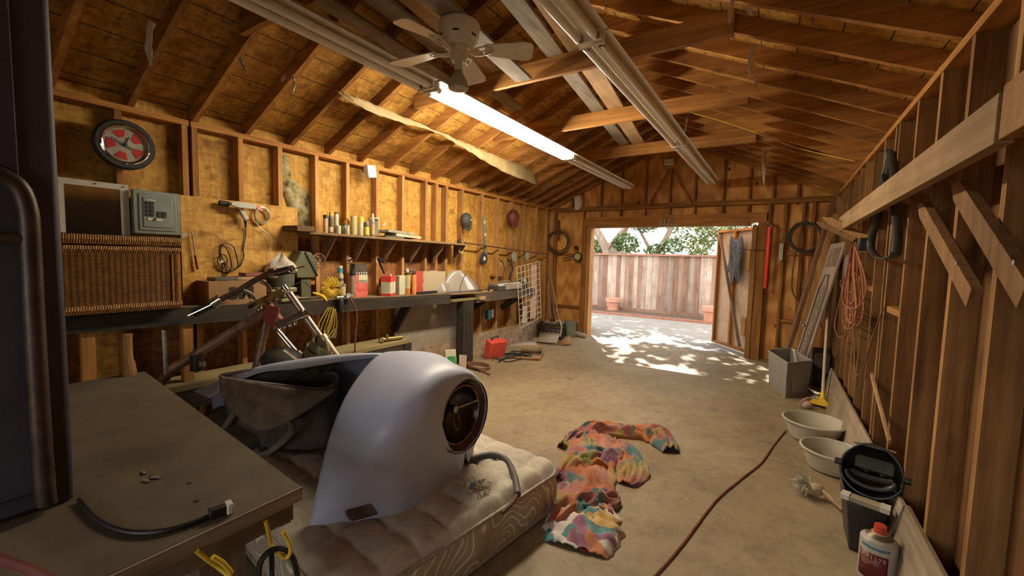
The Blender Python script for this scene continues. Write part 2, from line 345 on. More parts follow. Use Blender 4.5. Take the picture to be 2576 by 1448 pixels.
# roof: sheathing, ridge, rafters, ties
H_R = .10; ro = .112
roof = G()
for s in (-1, 1):
    xe = RX+s*2.36
    for k, dz in ((0, 0),):
        a = V((RX, 0, RZ+ro)); b_ = V((xe, 0, RZ-RS*2.36+ro))
        roof.add([V((a.x, YF, a.z)), V((b_.x, YF, b_.z)), V((b_.x, 7.75, b_.z)), V((a.x, 7.75, a.z)), V((a.x, YF, a.z+.03)), V((b_.x, YF, b_.z+.03)), V((b_.x, 7.75, b_.z+.03)), V((a.x, 7.75, a.z+.03))],
                 [(0, 1, 2, 3), (4, 7, 6, 5), (0, 4, 5, 1), (3, 2, 6, 7), (1, 5, 6, 2), (0, 3, 7, 4)])
ce = O('ceiling', roof, osbr, kind='structure', label='pitched roof of strand board sheathing on rafters', cat='ceiling')
O('ridge_board', G().bb((RX-.018, YF, RZ-.03), (RX+.018, 7.7, RZ+.10)), wy, ce)
RY = [1.10+.38*k for k in range(-8, 18)]
for y in RY:
    for s in (-1, 1):
        a = V((RX+s*.02, y, RZ+H_R/2+.005)); b_ = V((RX+s*2.32, y, RZ-RS*2.32+H_R/2+.005))
        O('rafter', G().beam(a, b_, .036, H_R), wx, ce)
for s in (-1, 1):
    xe = RX+s*2.30
    for k, y in enumerate(RY[:-1]): O('eave_block', G().bb((xe-.018, y+.02, 2.455), (xe+.018, y+.36, zb(xe)+.105)), osb, ce)
for y in (2.93, 4.21, 5.60, 1.42, -.2):
    O('collar_tie', G().bb((-2.98, y-.019, 2.865), (-.32, y+.019, 3.005)), wx, ce)
# ================================================================ OUTDOORS
O('blocker_ground', G().bb((-30, -30, -.2), (30, YF-.1, -.01)), P('blocker_ground_tan', (.22, .19, .15), (.15, .13, .10), 2, .9), kind='structure', label='unseen ground added outside the near wall to block light from below', cat='ground')  # ground added out of view to stop light rising through the window
asph = P('driveway_concrete', (.27, .255, .24), (.21, .20, .19), 3, .85, 0, .2)
O('driveway', G().bb((-30, 7.70, -.2), (14, 11.2, -.005)), asph, kind='structure', label='grey concrete driveway in dappled sun', cat='driveway')
soil = P('mulch', (.16, .10, .07), (.07, .045, .03), 30, .95, 0, .8)
O('flower_bed', G().bb((-30, 11.2, -.2), (14, 45, .02)), soil, kind='structure', label='strip of brown mulch along the fence', cat='ground')
brk = P('red_kerb', (.40, .20, .14), (.28, .13, .09), 12, .9)
O('kerb_edging', G().bb((-12, 11.12, -.05), (6, 11.22, .05)), brk, kind='structure', label='low red brick edging of the flower bed', cat='kerb')
fb = [WOOD('fence_%d' % i, 'z', c, tuple(x*.55 for x in c), knots=.4) for i, c in enumerate(((.46, .32, .25), (.58, .48, .41), (.38, .24, .18)))]
ft = T('board_fence', 'weathered vertical board fence with a capping rail beyond the driveway', 'fence', (-3, 12.25, 0))
x = -8.
while x < 1.4:
    w = random.uniform(.12, .155); O('picket', G().bb((x, 12.25+random.uniform(0, .015), .03), (x+w-.001, 12.28, 1.64)), random.choice(fb), ft); x += w
O('rail', G().bb((-8, 12.17, 1.63), (1.4, 12.31, 1.68)), P('redwood_rail', (.36, .19, .12), (.25, .12, .08), 9, .8), ft)
O('kickboard', G().bb((-8, 12.20, .0), (1.4, 12.25, .10)), fb[2], ft)
tc = P('terracotta', (.62, .33, .24), (.50, .25, .18), 7, .85)
for i, (px, py, s, lab) in enumerate(((1541, 777, 1., 'terracotta flower pot by the left end of the fence'), (1787, 800, 1.05, 'terracotta flower pot beside the open door leaf'))):
    c = PZ(px, py, .02); c.y = min(c.y, 11.95) if i == 0 else 11.45; c.x = PY(px, py, c.y).x
    t = T('flower_pot', lab, 'flower pot', (c.x, c.y, .02), 'terracotta pots along the fence')
    O('pot_body', G().lathe([(0, 0), (.13*s, 0), (.175*s, .25*s), (.205*s, .25*s), (.21*s, .36*s), (.18*s, .36*s), (.16*s, .3*s), (0, .3*s)], (c.x, c.y, .02), n=28), tc, t)
    O('saucer', G().lathe([(0, -.015), (.17*s, -.015), (.19*s, .03*s), (.17*s, .02*s), (.1*s, 0)], (c.x, c.y, .02), n=28), tc, t)
# trees: trunks with limbs, crowns of separate leaf blades
leafm = [P('leaf_%d' % i, c, tuple(x*.6 for x in c), 3, .5, 0, 0) for i, c in enumerate(((.13, .20, .05), (.22, .28, .08), (.09, .15, .04)))]
bark = P('bark', (.40, .31, .24), (.24, .18, .14), 14, .9, 0, .6)
def leaves(cs, n, size, rnd):
    g = G()
    for c, r in cs:
        for _ in range(int(n*r*r)):
            d = V((rnd.gauss(0, 1), rnd.gauss(0, 1), rnd.gauss(0, 1))).normalized()*r*rnd.uniform(.35, 1.)**.6; d.z *= .7; p = V(c)+d
            a = V((rnd.gauss(0, 1), rnd.gauss(0, 1), rnd.gauss(0, .6))).normalized(); q = a.orthogonal().normalized(); s = size*rnd.uniform(.6, 1.3)
            g.add([p-a*s, p+q*s*.4, p+a*s, p-q*s*.4], [(0, 1, 2, 3)])
    return g
def tree(label, base, limbs, crowns, li, n=1300, size=.085, seed=1, grp='trees behind the fence'):
    rnd = random.Random(seed); t = T('tree', label, 'tree', base, grp); g = G()
    for pts, r in limbs: 
        p = spl(pts, 5); g.tube(p, [r*(1-.65*i/len(p)) for i in range(len(p))], 8)
    O('trunk', g, bark, t); O('foliage', leaves(crowns, n, size, rnd), leafm[li], t); return t
tree('leaning pale trunk tree left of centre beyond the fence', (-5.4, 14.5, 0), [([(-5.4, 14.5, 0), (-5.2, 14.5, 1.6), (-5.9, 14.5, 3), (-6.3, 14.6, 4.5)], .2), ([(-5.2, 14.5, 1.9), (-4.4, 14.6, 3), (-4.1, 14.6, 4.2)], .09)],
     [((-6.6, 14.8, 2.6), .8), ((-5.6, 14.9, 3.9), 1.), ((-7.4, 15, 3.7), 1.1), ((-6, 15, 1.9), .5), ((-4.6, 15, 3.9), .7)], 0, seed=2)
tree('dark leafy tree over the middle of the fence', (-3.8, 15, 0), [([(-3.8, 15, 0), (-3.7, 15, 1.5), (-3.2, 15, 2.6), (-2.9, 15, 4)], .14), ([(-3.7, 15, 1.6), (-4.4, 15, 2.8)], .07)],
     [((-4, 14.7, 2.9), .65), ((-4.6, 14.6, 2.1), .5), ((-3.1, 14.8, 3.2), .7), ((-3.6, 14.7, 1.8), .4), ((-3, 14.5, 2.0), .4)], 2, seed=3)
tree('light green tree beyond the right part of the fence', (-1.2, 15.5, 0), [([(-1.2, 15.5, 0), (-1.6, 15.5, 2), (-2.6, 15.5, 3.3)], .12), ([(-1.3, 15.5, 1.2), (-.8, 15.5, 3)], .08)],
     [((-1.9, 15.6, 2.7), .8), ((-1.2, 15.6, 3.3), .9), ((-.6, 15.5, 2.3), .6), ((-2.4, 15.7, 2), .5)], 1, seed=4)
tree('broad shrubby tree filling the view far behind the fence', (-6.5, 19, 0), [([(-6.5, 19, 0), (-6.3, 19, 2), (-5.5, 19, 4)], .15), ([(-6.4, 19, 1.5), (-8, 19, 3.5)], .08)],
     [((-8.6, 19, 2.4), 1.2), ((-7.2, 19.2, 4.2), 1.3), ((-4.8, 19, 4.4), 1.3), ((-3.2, 19, 2.9), 1.1), ((-6.2, 19.3, 2.0), .8), ((-1.6, 19, 3.6), 1.3), ((-.4, 19, 2.2), 1.1), ((-9.8, 19, 4.2), 1.4)], 0, 420, .11, seed=9)
# the tree that shades the driveway, standing right of the doorway out of view
tree('tall tree shading the driveway', (-9.5, 17.0, 0), [([(-9.5, 17.0, 0), (-9, 16.5, 3), (-7, 15.2, 6.5)], .28), ([(-8.8, 16.3, 3.5), (-6, 14, 6.8)], .14)],
     [((-6.6, 16.8, 7.0), 1.5), ((-5.0, 15.8, 6.6), 1.2), ((-4.4, 17.6, 7.6), 1.5), ((-7.9, 15.2, 6.9), 1.3), ((-3.4, 15.2, 6.2), .9), ((-6.0, 13.9, 6.0), .9), ((-2.5, 17.2, 7.2), 1.1), ((-3.9, 13.6, 5.6), .8), ((-9.3, 17.8, 7.6), 1.5), ((-4.2, 12.7, 6.7), .75), ((-5.9, 12.0, 6.4), .65), ((-3.3, 11.6, 6.3), .8), ((-5.0, 11.2, 6.2), .45), ((-3.9, 14.4, 7.2), .7), ((-6.9, 13.6, 6.9), .6), ((-2.6, 13.3, 6.6), .7), ((-5.2, 13.4, 7.0), .5), ((-4.6, 11.9, 6.1), .45)], 0, n=330, size=.2, seed=5)
sh = T('garden_shed', 'small grey shed roof seen behind the fence', 'shed', (-6.3, 17, 0))
O('shed_wall', G().bb((-7.4, 16.9, 0), (-5.2, 17.5, 1.75)), fb[1], sh)
O('shed_roof', G().prism([(-1.3, 1.75), (1.3, 1.75), (0, 2.3)], (-6.3, 17.6, 0), X_, Z_, .8), P('shingle', (.45, .42, .38), (.33, .3, .27), 10, .9), sh)
# door leaves, both swung outward
def leaf(name, label, hx, hy, fx, fy, W=1.1):
    t = T(name, label, 'door', (hx, hy, .02), kind='structure'); a = V((hx, hy, 0)); b_ = V((fx, fy, 0)); u = (b_-a).normalized(); nn = Z_.cross(u) if name == 'door_1' else u.cross(Z_)
    L = (b_-a).length
    g = G(); g.frame(a+u*L/2+nn*-.03+Z_*1.05, u, nn, Z_, L, .012, 2.05); 
    O('plywood_skin', g, P('door_ply', (.56, .42, .30), (.46, .33, .22), 8, .8), t)  # tan plywood skin, same colour on both leaves
    for s in (.02, L/2, L-.02): O('stile', G().frame(a+u*s+nn*.005+Z_*1.05, u, nn, Z_, .04, .06, 2.04), wz, t)
    for z in (.05, 2.05): O('rail', G().frame(a+u*L/2+nn*.005+Z_*z, u, nn, Z_, L, .06, .04), wx, t)
    for k in range(3): O('blocking', G().frame(a+u*.13+nn*.02*(k-1)+Z_*(1.55), u, nn, Z_, .1, .018, .35), wz2, t)
    for k in range(3): O('blocking', G().frame(a+u*.13+nn*.02*(k-1)+Z_*(.45), u, nn, Z_, .1, .018, .3), wz2, t)
    O('brace', G().beam(a+u*(L-.08)+nn*.045+Z_*2., a+u*.16+nn*.045+Z_*.1, .02, .05, nn), wgrey, t)
    return t
leaf('door_1', 'right door leaf swung open outward with a diagonal brace', -.36, 7.80, -.97, 8.55)
leaf('door_2', 'left door leaf swung fully open seen edge on', -3.16, 7.80, -3.66, 8.74)
for k, x in enumerate((-1.77, -1.72, -1.64, -1.59)):
    t = T('barrel_bolt', 'small steel bolt hanging on the door header, %s' % ('leftmost', 'second from left', 'third from left', 'rightmost')[k], 'bolt', (x, 7.54, 2.08), 'bolts over the doorway')
    O('bolt_rod', G().cyl((x, 7.54, 2.075), (x, 7.54, 2.24), .006, 8), steel, t); O('bolt_plate', G().bb((x-.013, 7.545, 2.10), (x+.013, 7.552, 2.22)), white, t)
    O('knuckle', G().cyl((x, 7.535, 2.13), (x, 7.535, 2.16), .011, 10).cyl((x, 7.535, 2.185), (x, 7.535, 2.21), .011, 10), steel, t)
# ================================================================ CEILING THINGS
tubeon = P('lit_tube', (.9, .9, .9), em=((1., .87, .66), 115), st=0)
tubeoff = P('unlit_tube', (.88, .84, .76), (.82, .78, .7), 5, .25, 0, 0)
fixm = P('fixture_enamel', (.82, .75, .62), (.74, .66, .53), 9, .4, 0, 0)
ZL = 2.72
def fixture(name, label, x, y0, y1, lit, grp):
    t = T(name, label, 'strip light', (x, (y0+y1)/2, ZL), grp)
    a, b_ = y0+.01, y1-.01
    O('housing', G().prism([(-.11, .0), (.11, .0), (.06, .045), (-.06, .045)], (x, b_, ZL+.045), X_, Z_, b_-a), fixm, t)
    O('ballast_cover', G().bb((x-.02, a, ZL+.022), (x+.02, b_, ZL+.045)), fixm, t)
    for s in (-1, 1):
        tb = O('tube', G().cyl((x+s*.048, a+.05, ZL+.008), (x+s*.048, b_-.05, ZL+.008), .024, 12), tubeon if lit else tubeoff, t)
        for e, d in ((a+.02, 1), (b_-.02, -1)): O('end_cap', G().cyl((x+s*.048, e+d*.01, ZL+.008), (x+s*.048, e+d*.035, ZL+.008), .0245, 10), steel, tb)
    for e in (a+.012, b_-.012): O('lamp_holder', G().bb((x-.078, e-.008, ZL-.010), (x+.078, e+.008, ZL+.045)), fixm, t)
    return t
fixture('strip_light', 'unlit twin tube strip light running out of the picture at top left', -2.28, -.07, 2.37, False, 'left row of strip lights')
fixture('strip_light', 'the one glowing twin tube strip light', -2.28, 2.38, 4.84, True, 'left row of strip lights')
fixture('strip_light', 'unlit strip light at the far end of the row with the glowing one', -2.28, 4.85, 7.25, False, 'left row of strip lights')
fixture('strip_light', 'unlit twin tube strip light leaving the picture at top centre', -.985, -.1, 2.31, False, 'right row of strip lights')
fixture('strip_light', 'middle unlit strip light of the right row under the collar ties', -.985, 2.32, 4.78, False, 'right row of strip lights')
fixture('strip_light', 'farthest unlit strip light of the right row near the gable', -.985, 4.79, 7.3, False, 'right row of strip lights')
def chain(name, label, a, b_, n=None, r=.010):
    a, b_ = V(a), V(b_); n = n or int((a-b_).length/.022); g = G(); d = (b_-a).normalized(); u = d.orthogonal().normalized(); w = d.cross(u)
    for k in range(n): g.torus(a+(b_-a)*((k+.5)/n), r*1.25, .0018, (u if k % 2 else w), 10, 4, .6, d)
    return O(name, g, steel, label=label, cat='chain', group='chains holding the strip lights')
for x, yy, s in ((-2.28, 2.42, 'left'), (-2.28, 4.80, 'left'), (-.985, 2.36, 'right'), (-.985, 4.75, 'right')):
    for k in (-1, 1):
        chain('chain', 'thin chain holding the %s strip light row at its %s joint, %s one' % (s, 'nearer' if yy < 3 else 'farther', 'left' if k < 0 else 'right'), (x+k*.05, yy, ZL+.085), (x+k*.10, yy+.05, zb(x)-.0))
chain('chain', 'thin chain at the far end of the left strip light row', (-2.28, 7.1, ZL+.085), (-2.28, 7.12, zb(-2.28))); chain('chain', 'thin chain at the far end of the right strip light row', (-.985, 7.1, ZL+.085), (-.985, 7.12, zb(-.985)))
# loose planks on the ties
def plank(label, a, b_, w, mat, th=.022): O('loose_plank', G().beam(a, b_, w, th), mat, label=label, cat='plank', group='planks lying on the collar ties')
plank('greyish loose plank on the ties, left of the pair right of the fan', (-1.20, .3, 3.02), (-1.84, 5.62, 3.02), .13, wgrey)
plank('wider pinkish loose plank on the ties, right of the pair', (-1.01, .3, 3.02), (-1.665, 5.68, 3.02), .155, wpale)
plank('dirty loose plank above the fan with its sawn end lit', (-1.98, .5, 3.02), (-2.38, 3.78, 3.02), .14, wgrey)
plank('narrow loose plank just right of the fan', (-1.50, .6, 2.853), (-1.74, 2.84, 2.853), .13, wgrey)
plank('dark loose plank left of the fan', (-2.33, .5, 3.02), (-2.55, 3.0, 3.02), .14, wgrey)
plank('broad loose plank behind the fan blades', (-1.82, .6, 3.045), (-2.15, 3.2, 3.045), .13, wpale)
# ceiling fan
fc = V((-1.655, 1.97, 2.655)); fan = T('ceiling_fan', 'beige four blade ceiling fan with one reflector bulb', 'ceiling fan', fc)
fm = P('fan_enamel', (.68, .61, .50), (.60, .53, .42), 6, .35, 0, 0)
O('mounting_neck', G().cyl(fc+Z_*.18, fc+Z_*.192, .05, 16), fm, fan); O('canopy', G().lathe([(0, .185), (.112, .185), (.118, .175), (.118, .12), (.105, .09), (.095, .065), (.085, .05), (0, .05)], fc, n=32), fm, fan, bevel=.002)
O('motor_hub', G().lathe([(0, .05), (.05, .05), (.052, .0), (.045, -.02), (.04, -.03), (0, -.03)], fc, n=24), fm, fan)
for k in range(6):
    vg = G()
    a = k*math.pi/3; u = V((math.cos(a), math.sin(a), 0)); vg.frame(fc+u*.103+Z_*.10, u.cross(Z_), u, Z_, .035, .016, .010); O('vent_slot', vg, black, fan)
O('lamp_socket', G().cyl(fc+V((0, 0, -.03)), fc+V((0, 0, -.075)), .022, 16), white, fan)
O('reflector_bulb', G().lathe([(0, -.06), (.018, -.06), (.02, -.085), (.05, -.135), (.062, -.165), (.058, -.182), (.03, -.192), (0, -.194)], fc, n=24), P('bulb_glass', (.42, .36, .28), (.36, .3, .22), 4, .15, 0, 0), fan)
import itertools
for k, (tx, ty) in enumerate(((1341, 132), (1212, 238), (968, 172), (1002, 52))):
    tip = PZ(tx, ty, fc.z+.045)-fc; tip.z = 0; u = tip.normalized(); w = Z_.cross(u); pitch = -.2; w2 = (w*math.cos(pitch)+Z_*math.sin(pitch))
    prof = []
    L0, L1 = .15, min(.50, max(.40, tip.length))
    pts = [(L0, -.042), (L0+.1, -.058), (L1-.06, -.078), (L1-.015, -.072), (L1, -.045), (L1, .045), (L1-.015, .072), (L1-.06, .078), (L0+.1, .062), (L0, .045)]
    bl = O('blade', G().prism(pts, fc+Z_*.045, u, w2, .006), fm, fan)
    arm = G(); 
    for s in (-1, 1): arm.tube(spl([fc+u*.05+Z_*.03, fc+u*.10+w2*s*.03+Z_*.03, fc+u*.15+w2*s*.035+Z_*.04, fc+u*.20+w2*s*.012+Z_*.042], 4), .005, 6)
    arm.tube([fc+u*.045+Z_*.03, fc+u*.21+Z_*.042], .004, 6)
    O('blade_arm', arm, fm, fan)
O('pull_chain', G().cyl(fc+V((.03, 0, -.05)), fc+V((.035, 0, -.22)), .0015, 5), steel, fan)
# torn plastic
film = P('dusty_film', (.36, .27, .13), (.27, .19, .085), 8, .6, 0, .4)
def ribbon(name, label, pts, ws, cat='plastic strip', grp=None, mat=None, wv=.01, side=None):
    p = spl(pts, 8); n = len(p); rows = []
    for i, q in enumerate(p):
        f = i/(n-1)*(len(ws)-1); k = min(int(f), len(ws)-2); w = ws[k]*(1-(f-k))+ws[k+1]*(f-k)
        t = (p[min(i+1, n-1)]-p[max(i-1, 0)]).normalized(); s = V(side) if side else t.cross(fwd).normalized()
        rows.append([q+s*w*(a/4-.5)+fwd*wv*math.sin(i*1.1+a*1.7)+s*wv*.4*math.sin(i*2.3+(a > 2)*2) for a in range(5)])
    return O(name, G().grid(rows), mat or film, label=label, cat=cat, group=grp, solid=.0012)
ribbon('torn_plastic_strip', 'long torn strip of dusty yellowish plastic sagging under the left rafters', [PR(845, 228, .01), PR(900, 256, .06), PR(990, 292, .06), PR(1095, 330, .02), PR(1180, 372, .06), PR(1260, 412, .10), PR(1350, 448, .04)], [.01, .05, .09, .07, .02, .06, .12, .20, .22], wv=.012)
shred = P('shred_plastic', (.70, .60, .48), (.6, .5, .38), 10, .6, 0, .2)
SH = [((1843, -5), (1838, 25), (1835, 62), .03), ((1896, 115), (1888, 145), (1886, 190), .035), ((1905, 190), (1902, 203), (1899, 222), .03), ((1928, 330), (1930, 340), (1924, 350), .05), ((1923, 378), (1922, 410), (1923, 470), .05), ((1892, 22), (1886, 30), (1895, 38), .03), ((382, 55), (374, 105), (378, 165), .05), ((603, 145), (612, 165), (622, 182), .03), ((735, 190), (740, 205), (738, 238), .02), ((718, 192), (712, 197), (706, 204), .04)]
for k, (a, b_, c, w) in enumerate(SH):
    right = a[0] > 1500; xs = 0.03 if right else -3.25
    lab = ['shred of plastic on the right rafters at the very top edge', 'long pointed shred on the right rafters, nearer', 'short pointed shred just below the long one on the right', 'small curled shred in the middle of the right rafters', 'longest shred hanging near the right end of the gable', 'tiny bright scrap beside the topmost right rafter', 'grey shred hanging from the leftmost visible rafter', 'pale flap of plastic on the second rafter from left', 'thin dangling shred by the small box on the left rafters', 'round scrap of plastic on the left rafters'][k]
    def at(q, X=xs):
        y = PR(a[0], a[1], .01).y; return PY(q[0], q[1], y)
    ribbon('plastic_shred', lab, [at(a), at(b_), at(c)], [w, w*.8, w*.9, w*.1], grp='plastic shreds on the rafters', mat=shred, wv=.004)
ribbon('masking_strip', 'curved pale strip stuck on the far gable at left', [PY(1449, 480, 7.58), PY(1455, 505, 7.58), PY(1455, 528, 7.58)], [.14, .15, .14], mat=shred, wv=.002)
# wires on the roof
def wire(name, label, pts, r, mat, cat='cable', grp=None, n=8, k=6, closed=False): return O(name, G().tube(spl(pts, n, closed), r, k, closed), mat, label=label, cat=cat, group=grp)
wire('yellow_cable', 'thin yellow cable draped along the right rafters', [PR(x_, y_, .012) for x_, y_ in ((1705, 275), (1800, 300), (1890, 330), (2000, 370), (2090, 392), (2150, 405))], .004, yellow)
# floodlight on the gable
t = T('floodlight', 'small white halogen floodlight at the top of the gable', 'floodlight', PY(1684, 410, 7.45)); c = PY(1684, 407, 7.45)
O('lamp_head', G().box(c, (.15, .07, .10)), white, t, bevel=.008); O('lens', G().box(c+V((0, -.037, 0)), (.12, .006, .075)), P('lens_glass', (.8, .76, .66), st=0, rough=.15), t)
O('bracket', G().cyl(c+V((0, .0, -.05)), c+V((0, .03, -.10)), .012), steel, t); O('junction_box', G().box(c+V((0, .07, -.13)), (.09, .08, .06)), wz2, t, bevel=.004)
# sensor box on left plate
c = PX(928, 432, -3.80); t = T('junction_box', 'white square box clipped to the left top plate', 'sensor box', c); O('box_body', G().box(c+V((.02, 0, 0)), (.07, .11, .13), R=Matrix.Rotation(.15, 3, 'X')), white, t, bevel=.006)
O('box_bracket', G().box(c+V((-.03, -.03, .02)), (.05, .05, .06)), steel, t)
# ================================================================ LEFT WALL
BX = -3.60
def bz(y): return 1.085-.027*(y-1.3)
# --- benches
dusty = WOOD('dusty_bench_top', 'y', (.30, .24, .12), (.18, .14, .07), knots=.1)
t = T('workbench', 'long wall bench with dusty top and black front edge below the shelf', 'workbench', (-3.75, 2.2, 0))
a, b_ = V((-3.765, -.6, bz(-.6)-.012)), V((-3.765, 4.14, bz(4.14)-.012))
O('bench_top', G().beam(a, b_, .34, .022), dusty, t)
O('front_edge', G().beam((BX+.012, -.6, bz(-.6)-.065), (BX+.012, 4.16, bz(4.16)-.065), .024, .125), wblk, t)
for y in (.9, 1.9, 3.0, 3.95): O('bracket', G().beam((-3.84, y, bz(y)-.10), (-3.62, y, bz(y)-.10), .04, .07), wblk, t)
O('brace', G().beam((-3.86, 3.47, .60), (-3.65, 3.50, .93), .05, .09), wblkz, t)
for y in (.78, 1.30): O('leg', G().bb((-3.66, y-.03, 0), (-3.60, y+.03, bz(y)-.125)), wz, t)
t = T('workbench', 'shorter far bench with grey weathered front board and square black post', 'workbench', (-3.75, 5.5, 0))
O('bench_top', G().bb((-3.93, 4.74, .945), (BX, 6.36, .967)), dusty, t)
O('front_edge', G().bb((BX-.002, 4.72, .845), (BX+.025, 6.38, .967)), WOOD('grey_front_board', 'y', (.20, .16, .12), (.09, .07, .05), knots=.1), t)
O('lower_board', G().bb((-3.92, 4.18, .895), (-3.56, 4.76, .918)), dusty, t)
O('post', G().bb((-3.69, 4.42, .03), (-3.56, 4.64, .89)), wblkz, t, bevel=.006); O('post_base', G().bb((-3.71, 4.40, 0), (-3.54, 4.66, .03)), steel, t)
O('brace', G().beam((-3.86, 5.0, .72), (-3.62, 5.10, .90), .05, .08), wblkz, t); O('brace', G().beam((-3.84, 5.75, .66), (-3.62, 6.12, .90), .05, .08), wblkz, t)
O('spacer_block', G().bb((-3.61, 4.77, .88), (-3.55, 4.90, .93)), wpale, t)
# --- low ledge and base boards
t = T('low_ledge', 'low pale topped ledge along the left wall ending in a dark stub post', 'ledge', (-3.7, 2.4, 0))
O('ledge_top', G().bb((-3.82, .9, .50), (-3.50, 3.38, .535)), dusty, t); O('ledge_front', G().bb((-3.53, .9, .36), (-3.505, 3.38, .50)), wblk, t)
O('end_post', G().bb((-3.62, 3.30, 0), (-3.49, 3.40, .50)), wblkz, t)
O('base_board', G().beam((-3.82, 3.42, .16), (-3.80, 4.60, .16), .015, .32), osbg, label='pinkish grey strand board strip at the wall foot, nearer one', cat='board', group='strips of strand board along the left wall foot')
O('base_board', G().beam((-3.80, 4.66, .17), (-3.80, 6.95, .16), .015, .34), osbg, label='pinkish grey strand board strip at the wall foot, farther one', cat='board', group='strips of strand board along the left wall foot')
O('hardboard_sheet', G().beam((-3.84, 3.46, .62), (-3.84, 4.62, .62), .008, .62), P('grey_hardboard', (.36, .31, .25), (.24, .2, .15), 3, .8), label='large stained grey panel standing under the bench end', cat='panel')
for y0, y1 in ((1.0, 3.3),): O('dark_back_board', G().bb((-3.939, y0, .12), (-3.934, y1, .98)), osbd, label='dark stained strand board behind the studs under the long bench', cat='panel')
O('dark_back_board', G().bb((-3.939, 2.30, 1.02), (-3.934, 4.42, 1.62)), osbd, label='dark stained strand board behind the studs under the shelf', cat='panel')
# --- strand board panel with tools
O('wall_panel', G().bb((-3.845, 1.36, 1.04), (-3.832, 2.275, 1.905)), osbp, label='smooth bright strand board panel carrying the timing light', cat='panel')
for (y0, y1, z0, z1, cc) in ((2.30, 2.42, 1.75, 2.38, 'upper'),): O('peeling_patch', G().add([V((-3.936, a_, b2)) for a_, b2 in ((2.14, 2.36), (2.24, 2.40), (2.28, 2.2), (2.46, 2.05), (2.45, 1.72), (2.30, 1.7), (2.22, 1.98), (2.16, 2.1))], [tuple(range(8))]), P('mouldy_paint', (.30, .24, .10), (.02, .018, .012), 11, .9, st=.15, c3=(.42, .38, .24)), label='mouldy black and pale peeling patch between the studs', cat='stain', solid=.003)
# shelf
t = T('wall_shelf', 'long sagging wall shelf on triangular plywood gussets', 'shelf', (-3.75, 3.3, 1.65))
s0, s1 = PX(770, 581, -3.62), PX(1173, 613, -3.62); zs0, zs1 = s0.z, s1.z
def sz(y): return zs0+(zs1-zs0)*(y-s0.y)/(s1.y-s0.y)
O('shelf_board', G().beam((-3.765, 2.26, sz(2.26)-.011), (-3.765, s1.y+.05, sz(s1.y)-.011), .31, .022), WOOD('shelf_wood', 'y', (.30, .19, .09), (.16, .09, .04), knots=.2), t)
gm = P('gusset_ply', (.30, .17, .08), (.19, .10, .04), 4, .75)
for px in (849, 926, 1000, 1065, 1122, 1172):
    q = PX(px, 595+(px-849)*.075, -3.63); y = q.y; z = sz(y)-.022
    O('gusset', G().prism([(0, 0), (-.21, 0), (-.21, -.26)], (-3.63, y, z), X_, Z_, .012), gm, t)
O('cleat', G().beam((-3.93, 2.3, sz(2.3)-.04), (-3.93, 4.4, sz(4.4)-.04), .01, .05), wy, t)
O('wood_block', G().bb((-3.86, 2.13, sz(2.2)-.005), (-3.60, 2.30, sz(2.2)+.045)), WOOD('dark_block', 'y', (.22, .13, .05), (.1, .05, .02)), label='rough wooden block at the left end of the shelf', cat='block', bevel=.004)
# cans
C = lambda n, c, r=.4, m=0: P(n, c, tuple(x*.8 for x in c), 8, r, m, 0)
cm = dict(pink=C('can_pink', (.50, .33, .22)), dark=C('can_dark', (.10, .10, .08)), white=C('can_white', (.62, .58, .42)), cream=C('can_cream', (.52, .45, .22)), yel=C('can_yellow', (.68, .55, .07)), orange=C('can_orange', (.75, .42, .05)), silver=C('can_silver', (.6, .58, .52), .25, .7), green=C('can_green', (.22, .26, .14)), red=C('can_red', (.62, .05, .03)), orr=C('can_orange_red', (.72, .22, .06)), blue=C('can_blue', (.06, .28, .42)))
def can(name, label, x0, x1, y0, y1, X, body, cap=None, capm=None, band=None, bandm=None, zf=None, grp=None, neck=.5, cat=None):
    a, b_ = PX(x0, (y0+y1)/2, X), PX(x1, (y0+y1)/2, X); top = PX((x0+x1)/2, y0, X); yc = (a.y+b_.y)/2
    # width seen across the sight line
    d = ray((x0+x1)/2, (y0+y1)/2); t_ = X/d.x; r = (x1-x0)/F_PX*t_/2*.92
    z0 = zf(yc) if zf else PX((x0+x1)/2, y1, X).z; h = max(top.z-z0, .03); c = (X, yc, z0)
    t = T(name, label, cat or name.replace('_', ' '), c, grp)
    hc = h*(cap or 0); hb = h-hc
    prof = [(0, 0), (r*.96, 0), (r, h*.02), (r, hb*.88)]+([(r*.92, hb*.93), (r*neck, hb)] if cap else [(r, hb*.98), (r*.97, hb)])+[(0, hb)]
    O('body', G().lathe(prof, c, n=20), body, t)
    if cap: O('cap', G().lathe([(0, hb-.002), (r*neck*1.15, hb-.002), (r*neck*1.1, h*.99), (r*neck*.8, h), (0, h)], c, n=16), capm, t)
    if band: O('label_band', G().lathe([(r*1.01, h*band[0]), (r*1.015, h*band[0]), (r*1.015, h*band[1]), (r*1.01, h*band[1])], c, n=20), bandm, t)
    return t
GS = 'cans and bottles on the shelf'
can('spray_can', 'pinkish spray can with black cap, leftmost on the shelf', 813, 824, 540, 582, -3.68, cm['pink'], .18, black, zf=sz, grp=GS, neck=.9)
can('spray_can', 'dark spray can beside the pinkish one', 826, 838, 533, 582, -3.70, cm['dark'], .16, cm['orange'], (.08, .30), cm['white'], sz, GS, .6)
can('tall_tube', 'tall cream tube with black lid on the shelf', 840, 852, 534, 581, -3.72, cm['white'], .05, black, None, None, sz, GS, .8, 'tube')
can('plastic_cup', 'small pale plastic cup in front of the tall tube', 845, 858, 567, 582, -3.66, cm['white'], zf=sz, grp=GS, cat='cup')
can('glass_jar', 'squat greenish jar with dark lid on the shelf', 860, 873, 562, 583, -3.70, cm['green'], .2, cm['dark'], None, None, sz, GS, .9, 'jar')
